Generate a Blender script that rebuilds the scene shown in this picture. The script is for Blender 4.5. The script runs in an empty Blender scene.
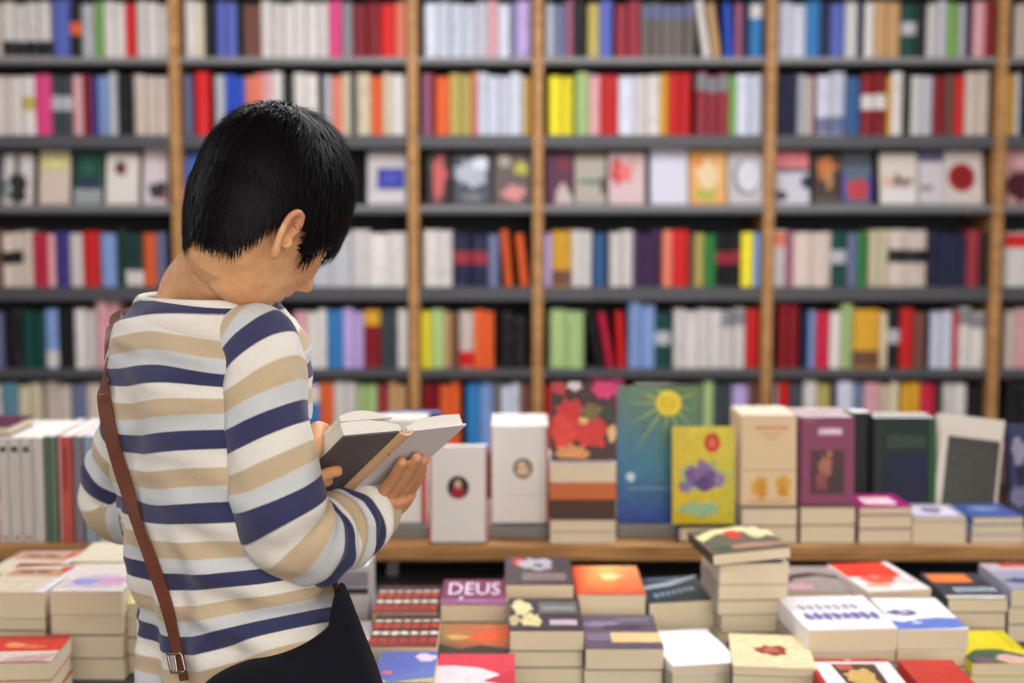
import bpy, bmesh, math, random
from mathutils import Vector, Matrix, noise
from mathutils.bvhtree import BVHTree

# ------------------------------------------------------------------ camera, light, exposure
SC = bpy.context.scene
COL = SC.collection
F = 1422.0                       # focal length in pixels of the 1024 px wide frame
PITCH = math.radians(5.5)
CAMZ = 1.5
CP, SP = math.cos(PITCH), math.sin(PITCH)
cam = bpy.data.cameras.new('camera')
cam.sensor_width = 36.0
cam.lens = F / 1024.0 * 36.0
cam.clip_start = 0.05
cam.dof.use_dof = True
cam.dof.focus_distance = 1.66
cam.dof.aperture_fstop = 3.0
cam.dof.aperture_blades = 0
camo = bpy.data.objects.new('camera', cam)
camo.location = (0, 0, CAMZ)
camo.rotation_euler = (math.pi / 2 - PITCH, 0, 0)
COL.objects.link(camo)
SC.camera = camo
SC.view_settings.view_transform = 'Standard'
SC.view_settings.look = 'None'
SC.view_settings.exposure = 0.28
SC.view_settings.gamma = 1.0
SC.view_settings.use_curve_mapping = False
SC.cycles.use_denoising = True
SC.cycles.max_bounces = 6
SC.cycles.diffuse_bounces = 3
SC.cycles.sample_clamp_indirect = 4.0

W = bpy.data.worlds.new('World'); SC.world = W
W.use_nodes = True
W.node_tree.nodes['Background'].inputs[0].default_value = (0.75, 0.8, 0.9, 1)
W.node_tree.nodes['Background'].inputs[1].default_value = 0.3


def area(name, loc, size, power, color, target):
    l = bpy.data.lights.new(name, 'AREA')
    l.shape = 'RECTANGLE'; l.size, l.size_y = size
    l.energy = power; l.color = color
    o = bpy.data.objects.new(name, l)
    o.location = loc
    o.rotation_euler = (Vector(target) - Vector(loc)).to_track_quat('-Z', 'Y').to_euler()
    COL.objects.link(o)
    return o


area('ceiling_lamp_front', (0.2, -0.6, 2.93), (3.2, 1.2), 42, (1.0, 0.94, 0.88), (0.2, 1.6, 0.6))
area('ceiling_lamp_table', (0.5, 3.3, 2.93), (3.4, 0.5), 84, (0.94, 0.94, 1.0), (0.4, 3.1, 0))
area('ceiling_lamp_shelves', (0.0, 4.3, 2.93), (5.5, 0.35), 16, (0.95, 0.96, 1.0), (0, 5.3, 1.0))
area('added_front_fill', (0.6, -2.5, 1.75), (4.6, 2.0), 112, (1.0, 0.96, 0.92), (0.3, 2.5, 1.0))  # broad fill added behind the camera to brighten camera-facing surfaces, not a window
area('ceiling_lamp_left', (-2.3, 2.0, 2.93), (0.9, 2.6), 42, (0.92, 0.93, 1.0), (-0.6, 1.9, 1.0))

# ------------------------------------------------------------------ helpers
RND = random.Random(7)


def P(x, y, d):
    """world point seen at photo pixel (x, y) at distance d in front of the camera (world Y)"""
    u = (x - 512.0) / F
    v = (341.5 - y) / F
    dy = CP + v * SP
    dz = -SP + v * CP
    t = d / dy
    return Vector((u * t, d, CAMZ + dz * t))


def dz_plane(y, z):
    """distance at which the ray of pixel row y meets the level z"""
    v = (341.5 - y) / F
    return (z - CAMZ) * (CP + v * SP) / (-SP + v * CP)


def lin(c):
    r = []
    for k in c[:3]:
        k = k / 255.0
        r.append(k / 12.92 if k <= 0.04045 else ((k + 0.055) / 1.055) ** 2.4)
    return (r[0], r[1], r[2], 1.0)


def new_mat(name):
    m = bpy.data.materials.new(name); m.use_nodes = True
    nt = m.node_tree
    return m, nt, nt.nodes['Principled BSDF']


MATS = {}


def mat(name, rgb, rough=0.5, metal=0.0, spec=0.5, noise_amt=0.0, noise_scale=30.0, bump=0.0):
    if name in MATS: return MATS[name]
    m, nt, b = new_mat(name)
    b.inputs['Base Color'].default_value = lin(rgb)
    b.inputs['Roughness'].default_value = rough
    b.inputs['Metallic'].default_value = metal
    b.inputs['Specular IOR Level'].default_value = spec
    if noise_amt or bump:
        tc = nt.nodes.new('ShaderNodeTexCoord')
        n = nt.nodes.new('ShaderNodeTexNoise'); n.inputs['Scale'].default_value = noise_scale
        n.inputs['Detail'].default_value = 4
        nt.links.new(tc.outputs['Object'], n.inputs['Vector'])
        if noise_amt:
            mx = nt.nodes.new('ShaderNodeMix'); mx.data_type = 'RGBA'; mx.blend_type = 'MULTIPLY'
            mx.inputs['Factor'].default_value = noise_amt
            mx.inputs['A'].default_value = lin(rgb)
            nt.links.new(n.outputs['Fac'], mx.inputs['B'])
            nt.links.new(mx.outputs['Result'], b.inputs['Base Color'])
        if bump:
            bp = nt.nodes.new('ShaderNodeBump'); bp.inputs['Strength'].default_value = bump
            bp.inputs['Distance'].default_value = 0.002
            nt.links.new(n.outputs['Fac'], bp.inputs['Height'])
            nt.links.new(bp.outputs['Normal'], b.inputs['Normal'])
    MATS[name] = m
    return m


def wood_mat():
    m, nt, b = new_mat('oak_wood')
    tc = nt.nodes.new('ShaderNodeTexCoord')
    mp = nt.nodes.new('ShaderNodeMapping'); mp.inputs['Scale'].default_value = (3, 30, 30)
    n = nt.nodes.new('ShaderNodeTexNoise'); n.inputs['Scale'].default_value = 3; n.inputs['Detail'].default_value = 6
    r = nt.nodes.new('ShaderNodeValToRGB')
    r.color_ramp.elements[0].position = 0.3; r.color_ramp.elements[0].color = lin((146, 100, 54))
    r.color_ramp.elements[1].position = 0.7; r.color_ramp.elements[1].color = lin((200, 148, 88))
    nt.links.new(tc.outputs['Object'], mp.inputs['Vector']); nt.links.new(mp.outputs[0], n.inputs['Vector'])
    nt.links.new(n.outputs['Fac'], r.inputs['Fac']); nt.links.new(r.outputs[0], b.inputs['Base Color'])
    b.inputs['Roughness'].default_value = 0.5
    return m


def object_color_mat(name, rough, scale, amt):
    """book cloth or glossy card in the object's own colour, with faint printed marks"""
    m, nt, b = new_mat(name)
    oi = nt.nodes.new('ShaderNodeObjectInfo')
    tc = nt.nodes.new('ShaderNodeTexCoord')
    mp = nt.nodes.new('ShaderNodeMapping'); mp.inputs['Scale'].default_value = scale
    ad = nt.nodes.new('ShaderNodeVectorMath'); ad.operation = 'ADD'
    ml = nt.nodes.new('ShaderNodeMath'); ml.operation = 'MULTIPLY'; ml.inputs[1].default_value = 50
    n = nt.nodes.new('ShaderNodeTexNoise'); n.inputs['Scale'].default_value = 1.0; n.inputs['Detail'].default_value = 2
    r = nt.nodes.new('ShaderNodeValToRGB')
    r.color_ramp.elements[0].position = 0.60; r.color_ramp.elements[1].position = 0.64
    mx = nt.nodes.new('ShaderNodeMix'); mx.data_type = 'RGBA'; mx.blend_type = 'MIX'
    mx.inputs['B'].default_value = lin((105, 95, 95))
    mm = nt.nodes.new('ShaderNodeMath'); mm.operation = 'MULTIPLY'; mm.inputs[1].default_value = amt
    nt.links.new(oi.outputs['Random'], ml.inputs[0])
    nt.links.new(tc.outputs['Object'], mp.inputs['Vector'])
    nt.links.new(mp.outputs[0], ad.inputs[0]); nt.links.new(ml.outputs[0], ad.inputs[1])
    nt.links.new(ad.outputs[0], n.inputs['Vector']); nt.links.new(n.outputs['Fac'], r.inputs['Fac'])
    nt.links.new(r.outputs[0], mm.inputs[0]); nt.links.new(mm.outputs[0], mx.inputs['Factor'])
    nt.links.new(oi.outputs['Color'], mx.inputs['A']); nt.links.new(mx.outputs['Result'], b.inputs['Base Color'])
    b.inputs['Roughness'].default_value = rough
    b.inputs['Specular IOR Level'].default_value = 0.25
    return m


def page_mat(name, rgb, freq):
    m, nt, b = new_mat(name)
    tc = nt.nodes.new('ShaderNodeTexCoord')
    w = nt.nodes.new('ShaderNodeTexWave'); w.bands_direction = 'Z'; w.inputs['Scale'].default_value = freq
    w.inputs['Distortion'].default_value = 1.5; w.inputs['Detail'].default_value = 3
    w.inputs['Detail Scale'].default_value = 2
    r = nt.nodes.new('ShaderNodeValToRGB')
    r.color_ramp.elements[0].color = lin([k * 0.86 for k in rgb]); r.color_ramp.elements[1].color = lin(rgb)
    bp = nt.nodes.new('ShaderNodeBump'); bp.inputs['Strength'].default_value = 0.3; bp.inputs['Distance'].default_value = 0.0005
    nt.links.new(tc.outputs['Object'], w.inputs['Vector']); nt.links.new(w.outputs['Fac'], r.inputs['Fac'])
    nt.links.new(r.outputs[0], b.inputs['Base Color']); nt.links.new(w.outputs['Fac'], bp.inputs['Height'])
    nt.links.new(bp.outputs['Normal'], b.inputs['Normal'])
    b.inputs['Roughness'].default_value = 0.8
    return m


def attr_mat(name, rough=0.4):
    m, nt, b = new_mat(name)
    a = nt.nodes.new('ShaderNodeAttribute'); a.attribute_name = 'ink'
    tc = nt.nodes.new('ShaderNodeTexCoord')
    n = nt.nodes.new('ShaderNodeTexNoise'); n.inputs['Scale'].default_value = 70; n.inputs['Detail'].default_value = 6
    n.inputs['Roughness'].default_value = 0.7
    r = nt.nodes.new('ShaderNodeMapRange'); r.inputs['From Min'].default_value = 0.3; r.inputs['From Max'].default_value = 0.7
    r.inputs['To Min'].default_value = 0.72; r.inputs['To Max'].default_value = 1.12
    mx = nt.nodes.new('ShaderNodeMix'); mx.data_type = 'RGBA'; mx.blend_type = 'MULTIPLY'; mx.inputs['Factor'].default_value = 1
    nt.links.new(tc.outputs['Object'], n.inputs['Vector']); nt.links.new(n.outputs['Fac'], r.inputs['Value'])
    nt.links.new(a.outputs['Color'], mx.inputs['A']); nt.links.new(r.outputs[0], mx.inputs['B'])
    nt.links.new(mx.outputs['Result'], b.inputs['Base Color'])
    b.inputs['Specular IOR Level'].default_value = 0.25
    b.inputs['Roughness'].default_value = rough
    return m


WOOD = wood_mat()
SPINE = object_color_mat('book_spine', 0.5, (3, 40, 7), 0.28)
COVER = object_color_mat('book_cover', 0.42, (8, 8, 8), 0.0)
PAGES = page_mat('paper_edges', (244, 227, 194), 260)
PAGES_W = page_mat('paper_edges_white', (246, 241, 230), 260)
PRINT = attr_mat('printed_ink', 0.38)
SHELF_GREY = mat('shelf_grey', (78, 78, 82), 0.45, noise_amt=0.25, noise_scale=8)
SHELF_LIGHT = mat('shelf_edge_grey', (128, 126, 124), 0.4)
BACK_DARK = mat('shelf_back_grey', (44, 44, 50), 0.8)


def link(name, me, material=None, parent=None):
    o = bpy.data.objects.new(name, me)
    COL.objects.link(o)
    if material is not None and me is not None and len(me.materials) == 0:
        me.materials.append(material)
    if parent is not None: o.parent = parent
    return o


def tag(o, label=None, cat=None, group=None, kind=None):
    if label: o['label'] = label
    if cat: o['category'] = cat
    if group: o['group'] = group
    if kind: o['kind'] = kind
    return o


def empty(name, loc=(0, 0, 0), rz=0.0):
    o = bpy.data.objects.new(name, None)
    o.location = loc; o.rotation_euler = (0, 0, rz); o.empty_display_size = 0.05
    COL.objects.link(o)
    return o


def mesh(name, verts, faces, smooth=False):
    me = bpy.data.meshes.new(name)
    me.from_pydata([tuple(v) for v in verts], [], faces)
    if smooth: me.polygons.foreach_set('use_smooth', [True] * len(me.polygons))
    me.update()
    return me


def box_data(x0, x1, y0, y1, z0, z1):
    v = [(x0, y0, z0), (x1, y0, z0), (x1, y1, z0), (x0, y1, z0), (x0, y0, z1), (x1, y0, z1), (x1, y1, z1), (x0, y1, z1)]
    f = [(0, 3, 2, 1), (4, 5, 6, 7), (0, 1, 5, 4), (1, 2, 6, 5), (2, 3, 7, 6), (3, 0, 4, 7)]
    return v, f


def bevel_mesh(me, w, seg=2):
    bm = bmesh.new(); bm.from_mesh(me)
    bmesh.ops.bevel(bm, geom=bm.edges[:], offset=w, segments=seg, affect='EDGES', profile=0.5)
    bm.to_mesh(me); bm.free(); me.update()
    return me


def box(name, x0, x1, y0, y1, z0, z1, material, parent=None, bev=0.002):
    v, f = box_data(x0, x1, y0, y1, z0, z1)
    me = mesh(name, v, f)
    if bev: bevel_mesh(me, bev, 1)
    return link(name, me, material, parent)


def structure(o): o['kind'] = 'structure'; return o


# ------------------------------------------------------------------ the room
FLOORM = mat('shop_floor', (120, 108, 96), 0.35, noise_amt=0.3, noise_scale=3)
WALLM = mat('shop_wall', (190, 184, 176), 0.8, noise_amt=0.1, noise_scale=4)
structure(box('floor', -3.6, 3.6, -2.6, 6.1, -0.1, 0.0, FLOORM, bev=0))
structure(box('ceiling', -3.6, 3.6, -2.6, 6.1, 3.0, 3.1, WALLM, bev=0))
structure(box('wall_left', -3.7, -3.6, -2.6, 6.1, 0, 3.0, WALLM, bev=0))
structure(box('wall_right', 3.6, 3.7, -2.6, 6.1, 0, 3.0, WALLM, bev=0))
structure(box('wall_far', -3.7, 3.7, 6.0, 6.1, 0, 3.0, WALLM, bev=0))
structure(box('wall_near', -3.7, 3.7, -2.7, -2.6, 0, 3.0, WALLM, bev=0))

# ------------------------------------------------------------------ the wall bookcase
DS = 5.40                                   # front of the bookcase
UPX = [P(x, 200, DS).x for x in (-62, 177.5, 413.5, 538, 769, 998, 1232)]
ROWS = {'A': (57, 3), 'B': (135, 75), 'C': (205, 151), 'D': (287, 232), 'E': (369, 310), 'F': (452, 383)}
ROWZ = {k: P(512, v[0], DS).z for k, v in ROWS.items()}
ROWZ['G'] = ROWZ['F'] - 0.31; ROWZ['H'] = ROWZ['G'] - 0.31; ROWZ['T'] = ROWZ['A'] + 0.285
bc = tag(empty('bookcase', (0, DS + 0.15, 0)), 'tall wall bookcase with oak uprights and dark grey shelf boards full of books', 'bookcase')
OFF = Vector((0, DS + 0.15, 0))


def bcbox(name, x0, x1, y0, y1, z0, z1, m, bev=0.002):
    v, f = box_data(x0, x1, y0 - OFF.y, y1 - OFF.y, z0, z1)
    me = mesh(name, v, f)
    if bev: bevel_mesh(me, bev, 1)
    return link(name, me, m, bc)


for ux in UPX:
    bcbox('upright', ux - 0.019, ux + 0.019, DS - 0.012, DS + 0.30, 0.0, 2.62, WOOD)
TH = {'A': 0.030, 'B': 0.048, 'C': 0.034, 'D': 0.052, 'E': 0.034, 'F': 0.03, 'G': 0.03, 'H': 0.03, 'T': 0.03}
for k, z in ROWZ.items():
    for i in range(6):
        s = bcbox('shelf', UPX[i] + 0.0195, UPX[i + 1] - 0.0195, DS, DS + 0.29, z - TH[k], z, SHELF_GREY)
        if k in 'AC':
            v, f = box_data(UPX[i] + 0.0205, UPX[i + 1] - 0.0205, DS - 0.004 - OFF.y, DS - OFF.y - 0.0002, z - 0.020, z - 0.001)
            link('edge_strip', mesh('edge_strip', v, f), SHELF_LIGHT, s)
for i in range(6):
    bcbox('back_panel', UPX[i] + 0.0195, UPX[i + 1] - 0.0195, DS + 0.291, DS + 0.30, 0.02, 2.60, BACK_DARK, 0)

# ------------------------------------------------------------------ books on the shelves
CO = {
 'wh': ((216, 210, 204), 'white'), 'w2': ((208, 212, 226), 'bluish white'), 'cr': ((212, 200, 168), 'cream'), 'be': ((212, 196, 182), 'beige'),
 'gy': ((132, 132, 138), 'grey'), 'lg': ((182, 182, 188), 'light grey'), 'bk': ((22, 22, 25), 'black'), 'nv': ((30, 34, 66), 'navy'),
 'bl': ((88, 104, 184), 'blue'), 'lb': ((128, 156, 206), 'light blue'), 'cb': ((48, 122, 184), 'azure'), 'sb': ((34, 78, 186), 'deep blue'),
 'st': ((52, 92, 142), 'steel blue'), 'rd': ((204, 28, 28), 'red'), 'dr': ((128, 18, 28), 'dark red'), 'pk': ((212, 62, 122), 'pink'),
 'lp': ((226, 168, 172), 'pale pink'), 'sa': ((226, 128, 102), 'salmon'), 'og': ((226, 96, 42), 'orange'), 'ye': ((236, 220, 44), 'yellow'),
 'gd': ((216, 162, 44), 'golden'), 'ol': ((186, 170, 92), 'olive yellow'), 'gn': ((116, 164, 76), 'green'), 'dg': ((8, 68, 60), 'dark green'),
 'mg': ((44, 126, 60), 'mid green'), 'lgn': ((168, 194, 128), 'pale green'), 'br': ((112, 72, 58), 'brown'), 'pu': ((66, 42, 78), 'dark purple'),
 'lv': ((186, 164, 214), 'lilac'), 'tn': ((208, 164, 112), 'tan'), 'sl': ((106, 114, 146), 'slate'), 'mv': ((156, 92, 122), 'mauve'),
 'tp': ((114, 106, 100), 'taupe'), 'bq': ((152, 48, 60), 'brick red'), 'cm': ((192, 30, 62), 'crimson'), 'in': ((58, 48, 124), 'indigo'),
 'dk': ((62, 70, 74), 'charcoal'), 'bg': ((18, 54, 48), 'bottle green'), 'tq': ((92, 134, 154), 'dull teal'),
}
# x-end:colour:count[:flags]   flags: h<dy> taller/shorter px, L<deg> lean, B<colour> band
SPEC = {
 'A1': (-55, "0:be:5 48:wh:5:Bbk 50:_ 68:bl 79:bk:1:Mog 93:lg 102:gn 123:wh:2 133:rd 134:_ 168:wh:4"),
 'A2': (183, "195:wh 203:cr 212:bk 214:_ 236:bl:2 243:bk 260:br:2 271:wh 328:wh:6 341:pk:2 352:gy 380:dr:3 395:rd 406:sa:2"),
 'A3': (424, "476:w2:5 488:lg 498:lp 510:w2 516:sl 531:lv:2"),
 'A4': (546, "554:w2 566:sl 574:mv 586:bk 588:_ 600:ol 613:bl 616:_ 641:bq:3 696:tp:7:Tsl 700:_ 708:wh:1:L-9 722:tn:1:L-8 736:sb:1:L-3 743:mv 751:nv 764:cb:1:Twh"),
 'A5': (780, "807:w2:3 822:cb 831:nv 847:bl 860:wh 866:nv 876:wh 903:tn:3 918:dg:1:Mlg 929:bk 939:wh 949:lg 961:gn 968:lg 975:pu 987:lp 996:dr"),
 'A6': (1008, "1016:bk 1036:be:2 1060:nv:3 1080:wh:2"),
 'B1': (-55, "-20:bk:3 0:wh:2 8:be 20:wh 33:wh:1:Mol 49:pk 70:dk:2:Mlg 81:lp 89:dr 95:in 107:lb 115:lg 133:bk:2 167:be:4"),
 'B2': (183, "190:sl 194:pu 208:rd:1 214:_ 224:lg 244:sb:2 261:sa:2 271:lp 281:wh 293:bk 317:wh:2 323:bk 331:lg 341:sa 350:cr 356:dk 370:cr 382:og 390:cr 405:wh"),
 'B3': (422, "431:mv 435:dr 449:og 472:ol:2 477:sa 521:w2:5 526:cr 531:gd"),
 'B4': (549, "574:ye:2 576:_ 590:lgn 601:lp 619:rd:1 635:w2 661:wh:2 669:gd 692:rd:3 697:_ 730:bq:4:Tgy 737:gn 763:w2:3"),
 'B5': (780, "799:nv:2 807:lg 815:be 818:dr 847:w2:2:Bsl 863:st:2 889:dr:2:Mwh 893:gd 905:wh 912:bk 923:wh 935:lg 947:dr 957:br 967:rd 991:be:3"),
 'B6': (1008, "1016:gd 1022:wh 1040:nv:2 1080:be:4"),
 'D1': (-55, "0:br:5 21:be:2:Mbk 31:be 45:cm:1 52:lp 67:in:1 81:wh:1 97:rd:2 99:_ 114:lb:1 123:bg 141:bg:2:Bwh 154:og 164:sl"),
 'D2': (183, "196:dr:1 290:_ 350:lg:4 406:wh:4"),
 'D3': (423, "452:wh:2 488:nv:3:Mbq 499:sl 514:og:1:L-5 530:og:1:L-6"),
 'D4': (544, "552:lv 572:gd:1:Bbr 592:wh:2 594:_ 606:st 610:_ 634:wh:2 661:pu:4 663:_ 673:sa 689:rd:2 695:br 705:ol 717:mg 742:bk:4:Mbq 754:ye 763:lb"),
 'D5': (774, "787:wh:1:Tsa 794:mv 832:be:3 848:dg:1:Mlg 859:sl 868:mg 870:_ 890:cr:2 929:be:2:Mbk 932:_ 969:nv:5 982:bq 990:bk"),
 'D6': (1007, "1035:wh:1:Trd 1080:gy:4"),
 'E1': (-55, "0:sl:5 6:_ 21:bk 43:dg:3 56:lb:1:Bwh 73:bk:2 95:wh:3 118:lp:2:h8"),
 'E2': (183, "190:gy:1 293:_ 307:lp:1 326:wh:2 342:cb:1:h2 363:lv:2 380:dr:1:Tgd 397:dk:2 408:wh"),
 'E3': (420, "431:ye 444:lgn 451:tn 459:br 474:be:1:Brd 494:og:2 500:_ 527:bk:3:h-6"),
 'E4': (550, "584:lgn:3 590:_ 600:bk:1:L-12 613:cm:1:L-10 629:rd:1:L-3 656:lb:2:h8 672:dg:1:Mlg 674:_ 723:wh:5 746:wh:2:Tgy 760:rd"),
 'E5': (779, "800:dr:2:h5 803:_ 810:nv 817:lb 831:cm 842:wh 854:lgn:1:h7 882:gd:1:Bbr 889:cr 901:bk:1:Mlg 915:rd 928:br 932:nv 954:w2:2 960:rd 987:wh:2:Tgy"),
 'E6': (1007, "1018:be 1032:lp 1080:wh:4"),
 'F1': (-55, "0:wh:4 16:tq:2 40:cr:2 43:_ 70:be:2 84:sl:1:Brd 100:be"),
 'F2': (183, "299:_ 306:cr 319:cb:1:Twh 333:og 356:wh:2 377:lgn:2 388:bq 406:tn:2"),
 'F3': (422, "440:dr:2 460:og:2 466:_ 480:cb 493:lb 501:tp 520:w2:2 531:br"),
 'F4': (545, "566:rd:2 590:wh:2 624:pk:2:h6 636:_ 692:wh:4 704:tp 714:lgn 733:dk:2 749:lv 762:br"),
 'F5': (775, "779:lg 790:rd 804:dk 818:wh:1:h4 832:ol 838:pu 854:w2 865:sl 882:lp 900:cr:2 903:_ 921:gd:2 937:cm 944:bg 968:wh:2 985:bk:2"),
 'F6': (1007, "1040:bk:3 1080:dk:4"),
}
ROWNAME = {'A': 'top shelf', 'B': 'second shelf', 'C': 'third shelf', 'D': 'fourth shelf', 'E': 'fifth shelf', 'F': 'sixth shelf'}
BAYNAME = {'1': 'strap bay', '2': 'hair bay', '3': 'narrow bay', '4': 'wide bay', '5': 'purple-book bay', '6': 'end bay'}
ORD = ['first', 'second', 'third', 'fourth', 'fifth', 'sixth', 'seventh', 'eighth', 'ninth']


def shelf_book_mesh():
    """unit book: x thickness, y depth (0 front), z height; rounded spine forward, page block set in"""
    bm = bmesh.new()
    prof = [(-0.5, 0.06), (-0.36, 0.015), (0, 0.0), (0.36, 0.015), (0.5, 0.06), (0.5, 1.0), (0.40, 1.0), (0.40, 0.08), (-0.40, 0.08), (-0.40, 1.0), (-0.5, 1.0)]
    lo = [bm.verts.new((x, y, 0)) for x, y in prof]; hi = [bm.verts.new((x, y, 1)) for x, y in prof]
    n = len(prof)
    for i in range(n):
        bm.faces.new((lo[i], lo[(i + 1) % n], hi[(i + 1) % n], hi[i]))
    for ring, flip in ((lo, True), (hi, False)):
        for q in ((0, 1, 8, 9, 10), (1, 2, 3, 7, 8), (3, 4, 5, 6, 7)):
            fv = [ring[i] for i in q]
            bm.faces.new(fv[::-1] if flip else fv)
    v, f = box_data(-0.39, 0.39, 0.085, 0.98, 0.012, 0.982)
    vs = [bm.verts.new(p) for p in v]
    for q in f:
        bm.faces.new([vs[i] for i in q]).material_index = 1
    me = bpy.data.meshes.new('shelf_book'); bm.normal_update(); bm.to_mesh(me); bm.free()
    me.materials.append(SPINE); me.materials.append(PAGES_W)
    return me


UNIT = shelf_book_mesh()
BANDM = {}


def band_piece(parent, z0, z1, key, name='title_band'):
    """a printed block on the spine: thin curved sleeve just proud of it"""
    if (z0, z1) not in BANDM:
        prof = [(-0.505, 0.062), (-0.365, 0.013), (0, -0.004), (0.365, 0.013), (0.505, 0.062), (0.505, 0.5), (-0.505, 0.5)]
        n = len(prof)
        v = [(x, y, z0) for x, y in prof] + [(x, y, z1) for x, y in prof]
        f = [(i, (i + 1) % n, n + (i + 1) % n, n + i) for i in range(n)]
        me = mesh('title_band', v, f); me.materials.append(COVER); BANDM[(z0, z1)] = me
    o = link(name, BANDM[(z0, z1)], None, parent)
    o.color = lin(CO[key][0])
    return o


used_labels = {}


def uniq(label):
    if label not in used_labels:
        used_labels[label] = 1; return label
    for extra in ('again', 'further along', 'nearer the post', 'close to the post', 'towards the end', 'past the gap', 'by the upright'):
        l2 = label + ', ' + extra
        if l2 not in used_labels:
            used_labels[l2] = 1; return l2
    return label


ARTY = {'B': ((0.02, 0.30), 'foot'), 'T': ((0.72, 0.97), 'head'), 'M': ((0.42, 0.66), 'middle')}
seen_run = {}
for key, (xs, spec) in SPEC.items():
    row, bay = key
    bi = int(bay) - 1
    yb, yt = ROWS[row]
    lo, hi = UPX[bi] + 0.0225, UPX[bi + 1] - 0.0225
    zb = ROWZ[row] + 0.0006
    cur = xs; prev = None
    for tk in spec.split():
        a = tk.split(':')
        x1 = float(a[0]); c = a[1]
        n = int(a[2]) if len(a) > 2 else 1
        fl = a[3] if len(a) > 3 else ''
        if c == '_': cur = x1; continue
        if n > 1: n = max(1, round(n * 0.78)) if n > 2 else (1 if (x1 - cur) < 17 else 2)
        ym = 0.5 * (yb + yt)
        X0 = P(cur, ym, DS).x; X1 = P(x1, ym, DS).x
        X0 = max(X0, lo); X1 = min(X1, hi)
        cur_old = cur; cur = x1
        if X1 - X0 < 0.008: continue
        if x1 < -8 or cur_old > 1034: continue
        w = (X1 - X0) / n
        rgb, cname = CO[c]
        px = seen_run.get((key, c), 0); seen_run[(key, c)] = px + 1
        for k in range(n):
            if P(0, ym, DS).x > X0 + w * (k + 1) + 0.02: continue
            jit = RND.uniform(-3, 2.0)
            h = (yb - yt + jit + (float(fl[1:]) if fl.startswith('h') else 0)) / F * DS
            lean = math.radians(float(fl[1:])) if fl.startswith('L') else 0.0
            dep = RND.uniform(0.13, 0.17)
            o = link('shelf_book', UNIT)
            th = w - 0.0009
            if lean: th = min(th, 0.030)
            o.scale = (th, dep, h)
            ext = (h * math.sin(abs(lean)) if lean else 0)
            o.location = (X0 + w * (k + 0.5) + (ext * 0.5 if lean < 0 else 0), DS + RND.uniform(0.012, 0.03), zb + (0.5 * th * math.sin(abs(lean)) if lean else 0))
            o.rotation_euler = (0, lean, 0)
            j = RND.uniform(0.93, 1.05)
            o.color = lin([min(255, q * j) for q in rgb])
            band = ''
            if fl and fl[0] in ARTY:
                (z0, z1), where = ARTY[fl[0]]
                band_piece(o, z0, z1, fl[1:])
                band = f' with {CO[fl[1:]][1]} {where}'
            if n > 1:
                lab = f'{cname} book{band}, {ORD[k]} of {n} alike' + (f' after {prev}' if prev else '') + f', {ROWNAME[row]}, {BAYNAME[bay]}'
            else:
                lab = f'{cname} book{band}' + (f' after {prev} one' if prev else ' by the post') + f', {ROWNAME[row]}, {BAYNAME[bay]}'
            wn = {2: 'two', 3: 'three', 4: 'four', 5: 'five', 6: 'six', 7: 'seven', 9: 'nine'}
            if n > 1: lab = lab.replace(f' of {n} alike', f' of {wn[n]}')
            tag(o, uniq(lab), 'book', f'books on the {ROWNAME[row]}, {BAYNAME[bay]}')
        prev = cname

# ------------------------------------------------------------------ printed covers
_tx = {}


def text_geo(s):
    if s in _tx: return _tx[s]
    c = bpy.data.curves.new('t', 'FONT'); c.body = s; c.resolution_u = 2; c.align_x = 'CENTER'; c.align_y = 'CENTER'
    o = bpy.data.objects.new('t', c); COL.objects.link(o)
    dg = bpy.context.evaluated_depsgraph_get()
    me = bpy.data.meshes.new_from_object(o.evaluated_get(dg))
    v = [tuple(p.co)[:2] for p in me.vertices]; f = [tuple(p.vertices) for p in me.polygons]
    bpy.data.objects.remove(o); bpy.data.meshes.remove(me); bpy.data.curves.remove(c)
    xs = [p[0] for p in v] or [0]; ys = [p[1] for p in v] or [0]
    x0, x1, y0, y1 = min(xs), max(xs), min(ys), max(ys)
    v = [((x - (x0 + x1) / 2) / (x1 - x0 + 1e-6), (y - (y0 + y1) / 2) / (y1 - y0 + 1e-6)) for x, y in v]
    _tx[s] = (v, f)
    return _tx[s]


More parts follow.
